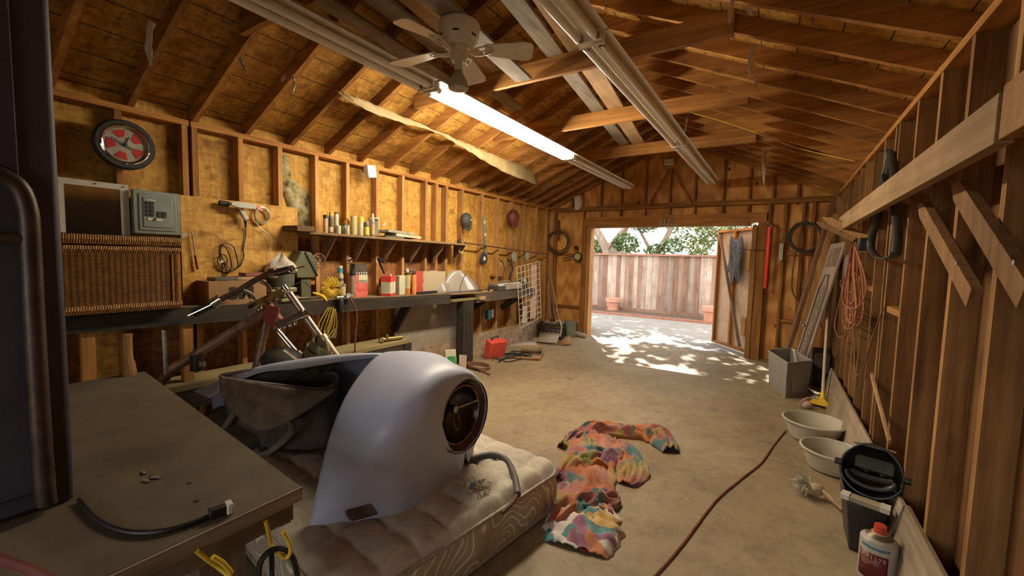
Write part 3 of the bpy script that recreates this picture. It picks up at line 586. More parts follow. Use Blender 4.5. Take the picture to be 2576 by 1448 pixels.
can('squeeze_bottle', 'orange yellow bottle with white cap behind the jars', 865, 880, 532, 582, -3.82, cm['orange'], .35, cm['orange'], None, None, sz, GS, .45, 'bottle')
can('small_bottle', 'tiny white bottle with ribbed cap on the shelf', 871, 879, 566, 583, -3.64, cm['white'], .3, cm['white'], None, None, sz, GS, .8, 'bottle')
can('paint_can', 'large cream yellow can in the middle of the shelf', 881, 898, 543, 583, -3.74, cm['cream'], zf=sz, grp=GS)
can('canister', 'white canister with yellow top on the shelf', 901, 915, 545, 585, -3.72, cm['white'], .28, cm['yel'], None, None, sz, GS, .95)
can('short_can', 'short black can with bright yellow label', 916, 929, 556, 586, -3.68, cm['dark'], .08, cm['silver'], (.08, .62), cm['yel'], sz, GS, .8, 'can')
can('spray_can', 'silver spray can with white nozzle at the right of the cans', 932, 943, 537, 587, -3.70, cm['silver'], .22, cm['white'], (.1, .55), cm['pink'], sz, GS, .5)
c = PX(941, 588, -3.80); t = T('open_box', 'open topped white framed carton behind the silver spray can', 'carton', (c.x, c.y, sz(c.y)))
g = G(); 
for dy in (-.05, .05): g.bb((-3.84, c.y+dy-.005, sz(c.y)), (-3.78, c.y+dy+.005, sz(c.y)+.215))
g.bb((-3.84, c.y-.05, sz(c.y)+.205), (-3.78, c.y+.05, sz(c.y)+.215)); g.bb((-3.845, c.y-.05, sz(c.y)), (-3.84, c.y+.05, sz(c.y)+.2))
O('carton_frame', g, cm['white'], t)
paper = P('paper', (.55, .47, .33), (.42, .34, .22), 7, .8)
for k, (lab, x0, x1, py, th, tl, m) in enumerate((('dark folder at the bottom of the papers on the shelf', 958, 1005, 590, .02, 0, cm['dark']), ('folded newspaper tilted on the shelf papers', 985, 1048, 586, .03, -.12, paper), ('curled magazine on top of the shelf papers', 965, 1030, 574, .03, -.10, P('magazine', (.40, .36, .26), (.2, .17, .11), 18, .6)), ('thin white scrap sticking up from the shelf papers', 966, 975, 560, .012, -.9, white))):
    a, b_ = PX(x0, py, -3.7), PX(x1, py, -3.7); z0 = sz(a.y)+(.01, .04, .075, .13)[k]; L = b_.y-a.y
    a = V((-3.72, a.y, z0)); b_ = a+V((0, L*math.cos(tl), L*math.sin(tl)*(.35 if k < 3 else -1))) 
    O('paper_pile' if k else 'folder', G().beam(a, b_, .20 if k < 3 else .02, th), m, label=lab, cat='paper', group='papers on the shelf', bevel=.003)
y = PX(1155, 600, -3.72).y; O('small_clamp', G().ball((-3.72, y, sz(y)+.03), .03).cyl((-3.72, y-.04, sz(y)+.01), (-3.72, y+.04, sz(y)+.06), .008), black, label='small black clamp at the right end of the shelf', cat='clamp')
O('thin_lath', G().beam((-3.80, 3.3, sz(3.3)+.008), (-3.82, 4.35, sz(4.35)+.008), .02, .012), wpale, label='thin pale lath lying along the back of the shelf', cat='lath')
# wheel clock
def frameX(c): return V(c), Y_, Z_
c = V((-3.77, 1.037, 2.186)); t = T('wheel_clock', 'round clock made from a tyre with red and silver wheel disc', 'clock', c)
O('tyre', G().lathe([(.126, -.03), (.15, -.035), (.163, -.015), (.163, .012), (.152, .028), (.132, .028), (.126, .02)], c, X_, n=48), blackr, t)
O('rim', G().lathe([(.130, -.02), (.130, .028), (.122, .033), (.118, .022), (.112, .020), (.108, .005)], c, X_, n=48), chrome, t)
O('dial', G().lathe([(.112, .0), (.112, .008), (0, .010)], c, X_, n=40), P('silver_dial', (.42, .38, .31), (.30, .27, .22), 9, .45, .2, 0), t)
redp = P('red_enamel', (.50, .04, .03), (.38, .02, .02), 9, .35, 0, 0)
for k in range(5):
    a0 = .35+k*2*math.pi/5; pts = [(.045*math.cos(a0+.32), .045*math.sin(a0+.32))]+[(.086*math.cos(a0+x), .086*math.sin(a0+x)) for x in (-.05, .12, .32, .52, .69)]
    pts = [(.052*math.cos(a0+.32+dx), .052*math.sin(a0+.32+dx)) for dx in (.30, -.30)]+[(.098*math.cos(a0+x), .098*math.sin(a0+x)) for x in (-.05, .12, .32, .52, .69)]
    O('red_panel', G().prism(pts, c+X_*.0095, Y_, Z_, .002), redp, t)
O('clock_hand', G().beam(c+X_*.016, c+X_*.016+V((0, .02, .055)), .006, .003, X_), black, t); O('clock_hand', G().beam(c+X_*.018+V((0, .04, -.025)), c+X_*.018+V((0, -.075, .035)), .005, .003, X_), black, t)
O('hub', G().cyl(c, c+X_*.024, .009), black, t)
# poster: plain generic stand-in
def art():
    m, nt, b = nodes('dark_painting'); mp = coords(nt, (1, 1, 1), False); n = noise_t(nt, mp, 9, 6); g = N(nt, 'ShaderNodeTexGradient')
    mp2 = coords(nt, (0, 3, 3.2), False, rot=(0, 0, 0)); sp = N(nt, 'ShaderNodeSeparateXYZ'); nt.links.new(mp.outputs[0], sp.inputs[0])
    ad = N(nt, 'ShaderNodeMath', operation='MULTIPLY_ADD'); ad.inputs[1].default_value = .12; nt.links.new(n.outputs[0], ad.inputs[0]); nt.links.new(sp.outputs[2], ad.inputs[2])
    mr = N(nt, 'ShaderNodeMapRange'); mr.inputs[1].default_value = .06; mr.inputs[2].default_value = .36; nt.links.new(ad.outputs[0], mr.inputs[0])
    r = ramp(nt, mr.outputs[0], [(0, (.02, .012, .008)), (.62, (.03, .018, .010)), (.74, (.07, .032, .012)), (.88, (.13, .06, .018)), (1, (.18, .09, .03))])
    nt.links.new(r.outputs[0], b.inputs['Base Color']); b.inputs['Roughness'].default_value = .9; b.inputs['Specular IOR Level'].default_value = 0; return m
p0, p1, p2_, p3_ = PX(137, 443, -3.84), PX(325, 467, -3.84), PX(325, 587, -3.84), PX(145, 578, -3.84)
t = T('poster', 'dark brown painting print with wide white borders pinned to the wall', 'poster', (-3.84, .89, 1.60))
O('poster_paper', G().bb((-3.846, .705, 1.585), (-3.843, 1.068, 1.93)), P('poster_white', (.50, .46, .38), (.42, .38, .3), 4, .7, 0, 0), t)
g = G().bb((-3.843, .755, 1.575), (-3.8415, 1.022, 1.893)); O('printed_picture', g, art(), t)
for (y, z) in ((.72, 1.915), (.90, 1.915), (1.04, 1.915)): O('pin', G().cyl((-3.843, y, z), (-3.836, y, z), .005, 8), rust, t)
# breaker panel
bm_ = P('breaker_grey', (.22, .26, .23), (.18, .21, .18), 5, .4, .2, 0)
t = T('breaker_panel', 'grey green steel breaker panel with black switches', 'breaker panel', (-3.84, 1.21, 1.6))
O('cover', G().bb((-3.85, 1.078, 1.60), (-3.80, 1.347, 1.905)), bm_, t, bevel=.005)
O('door_frame', G().bb((-3.80, 1.106, 1.625), (-3.792, 1.322, 1.882)), bm_, t, bevel=.006); O('door_panel', G().bb((-3.792, 1.128, 1.648), (-3.786, 1.298, 1.858)), bm_, t, bevel=.004)
O('latch_plate', G().bb((-3.786, 1.150, 1.695), (-3.782, 1.232, 1.712)), cm['white'], t); O('latch', G().cyl((-3.783, 1.19, 1.706), (-3.776, 1.19, 1.706), .008), black, t)
for k in range(4):
    for s in (0, 1): O('switch', G().bb((-3.787, 1.138+s*.026, 1.725+k*.027), (-3.779, 1.161+s*.026, 1.747+k*.027)), black, t, bevel=.002)
for s in (0, 1): O('switch', G().bb((-3.787, 1.205+s*.028, 1.722), (-3.779, 1.230+s*.028, 1.762)), black, t, bevel=.002)
O('label_strip', G().bb((-3.787, 1.15, 1.835), (-3.7835, 1.20, 1.842)), cm['white'], t)
# wicker trunk
def wick():
    m, nt, b = nodes('wicker'); mp = coords(nt, (1, 1, 1), False); 
    w1 = N(nt, 'ShaderNodeTexWave', bands_direction='Z'); w1.inputs['Scale'].default_value = 42; w1.inputs['Distortion'].default_value = .6; nt.links.new(mp.outputs[0], w1.inputs['Vector'])
    w2 = N(nt, 'ShaderNodeTexWave', bands_direction='Y'); w2.inputs['Scale'].default_value = 11; w2.inputs['Distortion'].default_value = .4; nt.links.new(mp.outputs[0], w2.inputs['Vector'])
    n = noise_t(nt, mp, 14, 4); a = ramp(nt, w1.outputs[0], [(.1, (.15, .055, .010)), (.8, (.46, .21, .045))]); d = ramp(nt, w2.outputs[0], [(.15, (.35, .3, .28)), (.7, (1, 1, 1))])
    c = mixc(nt, a.outputs[0], d.outputs[0], .8, 'MULTIPLY'); e = ramp(nt, n.outputs[0], [(.3, (.5, .42, .36)), (.6, (1, 1, 1))]); c = mixc(nt, c, e.outputs[0], .7, 'MULTIPLY')
    nt.links.new(c, b.inputs['Base Color']); b.inputs['Roughness'].default_value = .5; bump(nt, b, w1.outputs[0], .8, .01); return m
wk = wick(); wkr = P('wicker_rim', (.50, .22, .05), (.18, .07, .015), 30, .5, st=.5, stretch=(1, 4, 1))
t = T('wicker_trunk', 'brown wicker trunk with braided rims standing on the bench', 'trunk', (-3.66, .95, bz(.95)))
zt = 1.575; z0 = bz(1.2)+.0
O('trunk_body', G().bb((-3.80, .55, z0), (-3.50, 1.235, 1.505)), wk, t, bevel=.01)
O('lid', G().bb((-3.81, .54, 1.515), (-3.49, 1.24, zt)), wk, t, bevel=.012)
def cords(name, p0, p1, w, n, lean=.5):
    g = G(); p0, p1 = V(p0), V(p1); d = (p1-p0); L = d.length; d.normalize(); s = X_.cross(d)
    for k in range(n):
        q = p0+d*(L*(k+.5)/n); g.tube([q-s*w/2-d*L/n*lean*.5-X_*.004, q+X_*.007, q+s*w/2+d*L/n*lean*.5-X_*.004], L/n*.42, 5)
    return O(name, g, wkr, t)
cords('lid_braid', (-3.49, .55, 1.545), (-3.49, 1.235, 1.545), .05, 60, .3); cords('top_braid', (-3.498, .55, 1.485), (-3.498, 1.235, 1.485), .04, 60, .8)
cords('bottom_braid', (-3.498, .55, z0+.03), (-3.498, 1.235, z0+.03), .045, 56, .9); cords('side_braid', (-3.498, 1.212, z0+.05), (-3.498, 1.212, 1.46), .04, 34, .2)
O('side_rope', G().tube([(-3.495, 1.185, z0+.06), (-3.495, 1.185, 1.46)], .006, 6), wkr, t)
# timing light
t = T('timing_light', 'pale pistol shaped timing light hanging on the strand board panel', 'timing light', PX(605, 530, -3.78))
c0, c1 = PX(573, 513, -3.79), PX(636, 521, -3.79); d = (c1-c0).normalized(); u = d.cross(X_)
if u.z < 0: u = -u
lw = P('timing_grey', (.52, .50, .42), (.44, .42, .34), 7, .4, 0, 0)
O('barrel', G().prism([(0, -.012), (.06, -.024), (c1-c0).length and ((c1-c0).length, -.02), ((c1-c0).length, .022), (.05, .022), (0, .012)], c0+X_*.02, d, u, .04), lw, t, bevel=.004)
O('lens_hood', G().cyl(c0-d*.06, c0+d*.005, .022, 16), blackr, t)
h0, h1 = PX(604, 525, -3.78), PX(620, 552, -3.78); O('grip', G().beam(h0, h1, .035, .035, X_), lw, t, bevel=.006)
O('trigger', G().beam(PX(597, 524, -3.78), PX(601, 538, -3.78), .012, .012, X_), rust, t)
O('strain_relief', G().tube([PX(617, 554, -3.79), PX(618, 572, -3.79)], [.014, .006], 8), black, t)
wire('electric_cable', 'tangled black cord and plug coiled on a nail below the timing light', [PX(618, 570, -3.82), PX(617, 600, -3.82), PX(612, 625, -3.82), PX(612, 650, -3.82), PX(600, 672, -3.82), PX(575, 680, -3.81), PX(552, 668, -3.81), PX(548, 650, -3.81), PX(562, 640, -3.81), PX(572, 655, -3.80), PX(560, 672, -3.8), PX(553, 645, -3.8), PX(552, 622, -3.8), PX(562, 613, -3.8), PX(585, 618, -3.81), PX(594, 640, -3.8), PX(598, 670, -3.8), PX(580, 678, -3.8), PX(556, 640, -3.79), PX(560, 615, -3.79), PX(575, 635, -3.79), PX(582, 670, -3.8), PX(570, 690, -3.8), PX(560, 702, -3.8), PX(561, 660, -3.8), PX(570, 690, -3.82), PX(548, 705, -3.82)], .004, black, 'cord')
wire('electric_cable', 'second black lead twisting down from the timing light', [PX(618, 572, -3.815), PX(613, 600, -3.8), PX(610, 628, -3.8), PX(614, 640, -3.8), PX(611, 655, -3.8), PX(602, 668, -3.81)], .003, black, 'cord')
O('plug_tag', G().beam(PX(554, 660, -3.78), PX(562, 655, -3.78), .012, .004, X_), white, label='white plug tag in the tangled black cord', cat='tag')
t = T('tubing_coil', 'coil of clear plastic tubing with red tag on the panel', 'tubing', PX(660, 548, -3.8)); tm = P('clear_tubing', (.60, .50, .30), (.5, .4, .22), 6, .25, 0, 0)
c = PX(660, 542, -3.80); g = G()
for k in range(6): g.torus(c+V((.012*k % .03-.01, random.uniform(-.006, .006), random.uniform(-.006, .006))), .062-.004*(k % 3), .004, X_, 32, 6, 1.15, Y_)
O('coil', g, tm, t)
O('hanging_tube', G().tube(spl([PX(640, 550, -3.8), PX(650, 568, -3.8), PX(663, 580, -3.8), PX(675, 590, -3.8), PX(680, 620, -3.81), PX(678, 670, -3.81)], 6), .003, 6), tm, t)
O('red_tag', G().beam(PX(645, 519, -3.785), PX(660, 529, -3.785), .02, .003, X_), P('tag_red', (.7, .12, .1), (.8, .7, .6), 40, .5, 0, 0, lo=.45, hi=.5), t)
O('white_disc', G().cyl(PX(466, 590, -3.78), PX(466, 590, -3.77), .016, 24), white, label='small round white disc at the corner of the breaker panel', cat='disc')
t = T('file', 'thin steel rod with dark red handle hanging beside the wicker trunk', 'rod', PX(490, 630, -3.8)); O('rod', G().tube([PX(483, 583, -3.81), PX(492, 645, -3.81)], .005, 8), steel, t); O('handle', G().tube([PX(491, 642, -3.81), PX(497, 677, -3.81)], .009, 8), P('dark_red', (.2, .03, .02), rough=.4), t)
# box with lettering
t = T('cardboard_box', 'brown cardboard box lettered 3M on the bench', 'box', (-3.67, 1.67, bz(1.67))); card = P('cardboard', (.34, .19, .085), (.25, .13, .05), 5, .85, st=.1)
zb0 = bz(1.67); O('box_body', G().bb((-3.82, 1.44, zb0), (-3.60, 1.86, zb0+.185)), card, t); text('lettering', '3M', .125, (-3.599, 1.575, zb0+.045), Y_, Z_, black, t, sx=1.15, bold=.008)
for k, (y0, y1, z, m, lab) in enumerate(((1.50, 1.70, .0, cm['dark'], 'flat dark case on top of the lettered box'), (1.66, 1.84, .0, wpale, 'pale wooden piece on top of the lettered box'), (1.72, 1.90, .03, P('reddish_bar', (.25, .08, .05)), 'reddish brown bar on top of the lettered box'))):
    O('box_clutter', G().bb((-3.78+.01*k, y0, zb0+.186+z), (-3.64, y1, zb0+.212+z)), m, label=lab, cat='clutter', bevel=.003)
# bucket with cloth
yb = 2.05; z0 = bz(yb); t = T('bucket', 'dark grey bucket on the bench holding a white cloth', 'bucket', (-3.72, yb, z0))
O('bucket_body', G().lathe([(0, 0), (.085, 0), (.105, .25), (.115, .25), (.115, .265), (.10, .265), (.098, .25), (.08, .02), (0, .02)], (-3.71, yb, z0), n=32), P('bucket_grey', (.10, .10, .075), (.07, .07, .05), 5, .5, 0, 0), t)
g = G(); rows = []
for i in range(15):
    th = i/14; rows.append([V((-3.71, yb, z0+.255))+V((math.cos(a)*R_, math.sin(a)*R_*1.05, hh)) for k in range(24) for a in [2*math.pi*k/24] for R_ in [(.118*(1-th**1.6)*(1+.10*math.sin(5*a+th*5)))] for hh in [.155*th**.8*(1+.12*math.sin(3*a+1))+.012*math.sin(7*a)*(1-th)]])
O('crumpled_cloth', G().grid(rows, cv=True), P('white_cloth', (.58, .54, .44), (.45, .41, .32), 9, .9, st=.3), label='crumpled white cloth heaped on the dark bucket', cat='cloth')
# anvil-like vise
y = 2.02; z0 = bz(y); t = T('bench_vise', 'old pale olive bench vise in front of the bucket', 'vise', (-3.62, y, z0)); ol = P('olive_iron', (.26, .24, .13), (.16, .15, .08), 8, .5, .3)
O('vise_base', G().bb((-3.66, y-.06, z0), (-3.56, y+.06, z0+.03)).bb((-3.64, y-.03, z0+.03), (-3.58, y+.03, z0+.08)), ol, t, bevel=.008); O('vise_jaw', G().bb((-3.66, y-.08, z0+.08), (-3.57, y+.09, z0+.125)), ol, t, bevel=.012)
O('vise_screw', G().cyl((-3.615, y-.14, z0+.10), (-3.615, y-.08, z0+.10), .01), steel, t)
# green machine
y = 2.27; z0 = bz(y); t = T('bench_grinder', 'boxy dark olive machine casing behind the white cloth', 'machine', (-3.75, y, z0)); og = P('olive_casing', (.12, .12, .06), (.08, .08, .04), 5, .45, 0, 0)
O('casing', G().prism([(-.10, .20), (.10, .20), (.11, .36), (.04, .44), (-.05, .45), (-.12, .33)], (-3.68, y, z0), Y_, Z_, -.16), og, t, bevel=.012); O('pedestal', G().bb((-3.80, y-.05, z0), (-3.70, y+.05, z0+.2)), og, t, bevel=.008)
O('lid_seam', G().beam((-3.675, y-.02, z0+.44), (-3.675, y+.10, z0+.22), .01, .012), black, t)
c = PX(803, 655, -3.80); t = T('wire_brush_wheel', 'round wire wheel leaning on the wall right of the olive machine', 'wheel', c); O('wire_rim', G().torus(c, .062, .008, X_, 36, 8, 1.1), rust, t); O('wire_hub', G().cyl(c, c+X_*.01, .02).torus(c, .04, .003, X_), rust, t)
# yellow coil hose
c = PX(833, 712, -3.68); c.z = bz(c.y)+.105; t = T('air_hose', 'bright yellow coiled air hose standing on the bench', 'air hose', (c.x, c.y, bz(c.y)))
pts = []
for k in range(25*12):
    a = 2*math.pi*k/(25*12)*.94+.2; b2 = 2*math.pi*k/12; R1 = .066+.042*math.cos(b2)+.006*math.sin(k*.7); pts.append(c+V((.03*math.sin(b2), R1*math.cos(a)*1.0, R1*math.sin(a))))
O('hose_coil', G().tube(pts, .0032, 5), yellow, t)
can('aerosol', 'white and blue can stacked on top of another can', 849, 862, 668, 690, -3.70, cm['white'], .1, cm['white'], (.2, .75), cm['blue'], grp='cans on the bench', neck=.9, cat='can')
can('aerosol', 'white and black can under the blue labelled one', 850, 864, 690, 713, -3.70, cm['white'], None, None, (.3, .6), cm['dark'], grp='cans on the bench', cat='can')
can('glass_jar', 'glass jar with yellowish rods at the bottom of the can stack', 850, 870, 713, 739, -3.70, cm['cream'], .12, cm['silver'], zf=bz, grp='cans on the bench', neck=.95, cat='jar')
t = T('wrench', 'steel combination wrench hanging under the shelf', 'wrench', PX(882, 665, -3.8)); O('wrench_shank', G().beam(PX(881, 662, -3.82), PX(881, 692, -3.82), .016, .006, X_), steel, t); O('ring_end', G().torus(PX(882, 653, -3.82), .018, .006, X_, 20, 8), steel, t)
can('solvent_bottle', 'grey bottle with black cap left of the red box', 881, 893, 677, 738, -3.68, P('grey_bottle', (.32, .27, .22), (.2, .16, .13), 20, .4), .22, black, zf=bz, neck=.8, cat='bottle')
a, b_ = PX(893, 700, -3.66), PX(925, 700, -3.66); z0 = bz(a.y); t = T('blister_pack', 'red and white retail box with dark window on the bench', 'retail box', (-3.68, (a.y+b_.y)/2, z0))
O('box_body', G().bb((-3.74, a.y, z0), (-3.66, b_.y, z0+.235)), P('box_red', (.55, .05, .045), (.62, .2, .15), 22, .4, 0, 0), t)
O('dark_window', G().bb((-3.742, a.y+.005, z0+.235), (-3.67, b_.y, z0+.345)), P('smoky_film', (.10, .085, .07), (.06, .05, .04), 5, .2, 0, 0), t); O('white_label', G().bb((-3.66, a.y+.04, z0+.15), (-3.656, b_.y-.005, z0+.235)), cm['white'], t)
text('lettering', 'PORTASOL', .034, (-3.655, a.y+.045, z0+.155), Y_, Z_, black, t, sx=.62)
for k in range(5): O('white_button', G().cyl((-3.665, a.y+.02+k*.03, z0+.25), (-3.655, a.y+.02+k*.03, z0+.25), .008, 10), white, t)
t = T('power_drill', 'black tool hanging on the stud above the red and white tin', 'tool', PX(958, 665, -3.78)); O('tool_body', G().beam(PX(950, 648, -3.79), PX(967, 688, -3.79), .022, .02, X_), black, t, bevel=.004); O('tool_knob', G().cyl(PX(960, 653, -3.79), PX(960, 653, -3.75), .02, 16), black, t)
c = PX(980, 735, -3.68); z0 = bz(c.y); t = T('solvent_tin', 'rectangular red and white solvent tin on the bench', 'tin', (c.x, c.y, z0)); R_ = Matrix.Rotation(.5, 3, 'Z')
O('tin_body', G().box((-3.70, c.y, z0+.11), (.11, .17, .22), R=R_), cm['white'], t, bevel=.006); O('red_band_top', G().box((-3.70, c.y, z0+.19), (.112, .172, .062), R=R_), cm['red'], t); O('red_band_bottom', G().box((-3.70, c.y, z0+.015), (.112, .172, .03), R=R_), cm['red'], t)
O('tin_cap', G().cyl((-3.70, c.y+.03, z0+.22), (-3.70, c.y+.03, z0+.24), .014), white, t)
a, b_ = PX(1000, 710, -3.72), PX(1015, 710, -3.72); O('white_carton', G().bb((-3.78, a.y, bz(a.y)), (-3.69, b_.y, bz(a.y)+.225)), cm['white'], label='plain tall white carton right of the red tin', cat='carton', bevel=.003)
can('orange_bottle', 'amber bottle with grey label beside the white carton', 1016, 1033, 686, 736, -3.70, P('amber_plastic', (.55, .22, .03), (.45, .15, .02), 5, .15, 0, 0), .06, black, (.3, .9), cm['cream'], bz, 'orange bottles', .8, 'bottle')
can('orange_bottle', 'translucent orange bottle, rightmost of the two', 1034, 1048, 686, 736, -3.70, P('orange_plastic', (.75, .30, .12), (.65, .2, .06), 5, .15, 0, 0), .06, black, None, None, bz, 'orange bottles', .8, 'bottle')
q = PX(1032, 684, -3.70); t = T('spray_gun', 'old metal spray gun lying on top of the orange bottles', 'spray gun', q); O('gun_body', G().beam(q+V((0, -.08, .01)), q+V((0, .08, .005)), .03, .02).tube(spl([q+V((0, -.02, .02)), q+V((0, .02, .05)), q+V((0, .07, .015))], 5), .006), steel, t, bevel=.003); O('gun_cup', G().cyl(q+V((0, -.05, 0)), q+V((0, -.05, .04)), .02), white, t)
# panel, windshields
a, b_ = PX(1046, 735, -3.74), PX(1112, 735, -3.74)
def redpanel():
    m, nt, b = nodes('red_smudged_panel'); mp = coords(nt, (1, 1, 1), False); sp = N(nt, 'ShaderNodeSeparateXYZ'); nt.links.new(mp.outputs[0], sp.inputs[0]); n = noise_t(nt, mp, 7, 4)
    ad = N(nt, 'ShaderNodeMath', operation='MULTIPLY_ADD'); ad.inputs[1].default_value = .12; nt.links.new(n.outputs[0], ad.inputs[0]); a2 = N(nt, 'ShaderNodeMath', operation='ADD'); a2.inputs[1].default_value = .14; nt.links.new(sp.outputs[1], a2.inputs[0]); nt.links.new(a2.outputs[0], ad.inputs[2])
    r = ramp(nt, ad.outputs[0], [(.05, (.42, .06, .035)), (.075, (.42, .34, .22)), (.6, (.45, .38, .25))]); nt.links.new(r.outputs[0], b.inputs['Base Color']); b.inputs['Roughness'].default_value = .7; return m
O('painted_panel', G().beam((-3.76, a.y, bz(a.y)+.14), (-3.76, b_.y+.08, bz(b_.y)+.14), .01, .28), redpanel(), label='pale panel with a red smudge leaning behind the bench top', cat='panel')
O('black_bar', G().bb((-3.70, PX(1046, 731, -3.68).y, bz(3.7)), (-3.66, PX(1098, 731, -3.68).y, bz(3.7)+.03)), black, label='flat black bar lying on the bench edge', cat='bar')
shm = P('clear_visor', (.42, .38, .33), (.34, .3, .26), 4, .12, 0, 0, coat=.6)
def shield(lab, y0, y1, h, x, sk):
    rows = []
    for i in range(9):
        f = i/8; w = (y1-y0)*(1-.75*f**2.2); yc = (y0+y1)/2-(y1-y0)*sk*f
        rows.append([V((x-.05*f+.07*(1-((j-5)/5)**2), yc+w*(j/10-.5), .99+h*f)) for j in range(11)])
    O('windshield', G().grid(rows), shm, label=lab, cat='windshield', group='clear windshields on the far bench', solid=.004)
shield('narrow clear windshield leaning at left', 4.02, 4.40, .31, -3.80, .25); shield('wide clear windshield with a crack line at right', 4.30, 5.05, .31, -3.76, .18)
wire('crack_line', 'dark edging strip across the wide windshield', [(-3.69, 4.50, .99), (-3.70, 4.52, 1.1), (-3.73, 4.66, 1.25)], .004, blackr, 'strip')
O('wood_strip', G().beam((-3.66, 4.05, .995), (-3.62, 5.05, .978), .05, .018), wpale, label='long pale wooden strip across the two benches', cat='strip')
O('dark_pad', G().bb((-3.85, 4.2, .95), (-3.68, 5.6, .99)), blackr, label='dark rubber pad under the windshields', cat='pad')
for k, (px, py) in enumerate(((1220, 722), (1236, 726))): q = PX(px, py, -3.64); O('wood_offcut', G().box((q.x, q.y, .985), (.04, .10, .035), .4*k), wpale, label=('round ended yellowish offcut on the far bench' if k == 0 else 'squarish yellowish offcut on the far bench'), cat='offcut', bevel=.006)
# stove and propane
y0, y1 = PX(1249, 715, -3.66).y, PX(1313, 715, -3.66).y; y1 = min(y1, 6.05); t = T('camp_stove', 'folded silver camping stove on the far bench', 'stove', (-3.72, (y0+y1)/2, .967)); sv = P('stove_silver', (.55, .48, .38), (.42, .35, .26), 6, .3, .6, 0)
O('stove_body', G().bb((-3.84, y0+.02, .97), (-3.63, y1-.05, 1.04)), P('stove_dark', (.07, .06, .05)), t, bevel=.008); O('stove_front', G().bb((-3.635, y0+.20, .98), (-3.62, y1-.03, 1.075)), sv, t, bevel=.006)
O('stove_lid', G().prism([(0, 0), (.22, 0), (.20, .05), (.02, .05)], (-3.85, y1-.03, 1.04), X_, Z_, y1-y0-.06), sv, t, bevel=.006); O('lid_handle', G().tube([(-3.74, y0+.2, 1.09), (-3.74, y0+.2, 1.11), (-3.74, y1-.25, 1.11), (-3.74, y1-.25, 1.09)], .005), steel, t)
t = T('propane_bottle', 'green propane bottle lying beside the camping stove', 'gas bottle', (-3.70, 6.2, .97)); pc = V((-3.70, 6.10, 1.10))
O('bottle_body', G().lathe([(0, -.02), (.03, -.02), (.045, .0), (.05, .03), (.05, .20), (.04, .235), (0, .24)], pc+V((0, -.05, 0)), Y_, n=20), P('propane_green', (.10, .15, .06), (.07, .11, .04), 5, .35, 0, 0), t); O('bottle_label', G().lathe([(.0505, .09), (.051, .09), (.051, .18), (.0505, .18)], pc+V((0, -.05, 0)), Y_, n=20), cm['white'], t)
O('bottle_foot', G().torus(pc+V((0, .19, 0)), .04, .006, Y_), rust, t); O('bottle_stand', G().bb((-3.74, 6.08, .967), (-3.66, 6.26, 1.055)), P('stand_green', (.06, .08, .04)), t)
# hanging things further along
def cap_(lab, q, m, r):
    t = T('baseball_cap', lab, 'cap', q); c = V((-3.80, q.y, q.z)); O('crown', G().ball(c, r, 20, (.75, 1, 1.15)), m, t); O('brim', G().prism([(-r*.8, 0), (-r*.7, -.05), (0, -.075), (r*.7, -.05), (r*.8, 0)], c+V((.03, 0, -r*.75)), Y_, Z_, .004), m, t)
    return t, c
t, c = cap_('black cap with a small gold badge hanging on a stud', PX(1173, 555, -3.8), P('cap_black', (.05, .045, .04)), .10); O('badge', G().cyl(c+V((.07, .01, .01)), c+V((.082, .01, .01)), .012), yellow, t)
t, c = cap_('dark red cap hanging on the far left wall', PX(1291, 548, -3.8), P('cap_red', (.16, .025, .02)), .125)
lv = T('spirit_level', 'long thin spirit level hanging on a stud', 'level', (-3.83, 5.23, 1.5)); O('level_body', G().beam((-3.835, 5.19, 2.10), (-3.835, 5.28, 1.50), .05, .02, X_), P('level_green', (.22, .24, .16)), lv)
for f in (.15, .45, .75): O('vial', G().cyl(V((-3.822, 5.19, 2.10)).lerp(V((-3.822, 5.28, 1.5)), f)-Z_*.02, V((-3.822, 5.19, 2.10)).lerp(V((-3.822, 5.28, 1.5)), f)+Z_*.02, .012), white, lv)
c = PX(1216, 650, -3.82); t = T('grinding_wheel', 'dark round wheel with white centre under the pipe', 'wheel', c); O('wheel_disc', G().lathe([(0, -.01), (.085, -.01), (.095, 0), (.085, .02), (.04, .02), (0, .02)], c, X_, n=32), blackr, t); O('wheel_centre', G().cyl(c+X_*.02, c+X_*.024, .032, 20), white, t); O('wheel_bore', G().cyl(c+X_*.02, c+X_*.03, .007), black, t)
wire('wall_pipe', 'long thin pipe fixed across the studs right of the shelf', [PX(1168, 610, -3.79), PX(1378, 640, -3.79)], .012, rust, 'pipe', n=1)
for k, (px, py, lab) in enumerate(((1293, 646, 'pale green disc hanging below the pipe, left one'), (1325, 644, 'pale green disc hanging below the pipe, right one'))): q = PX(px, py, -3.80); O('green_disc', G().cyl(q, q+X_*.012, .08-.01*k, 24), P('pale_green_%d' % k, (.30, .36, .24)), label=lab, cat='disc', group='pale green discs')
for k, (px, lab) in enumerate(((1262, 'curved iron clamp hanging over the camping stove, left one'), (1282, 'curved iron clamp hanging over the camping stove, right one'))): wire('clamp', lab, [PX(px-5, 652, -3.8), PX(px+4, 662, -3.78), PX(px+8, 678, -3.76), PX(px+2, 690, -3.76), PX(px-1, 702, -3.78)], .014, (rust, blackr)[k], 'clamp', 'curved clamps')
wire('tape_loop', 'cream loop of tape hanging at the last shelf gusset', [PX(1160, 630, -3.7)+V((0, .04*math.cos(a), .03*math.sin(a))) for a in [k*.8 for k in range(8)]], .007, cm['cream'], 'tape', closed=True); wire('thin_hook_wire', 'thin dark wire hanging under the last gusset', [PX(1148, 640, -3.75), PX(1143, 667, -3.75)], .003, black, 'wire')
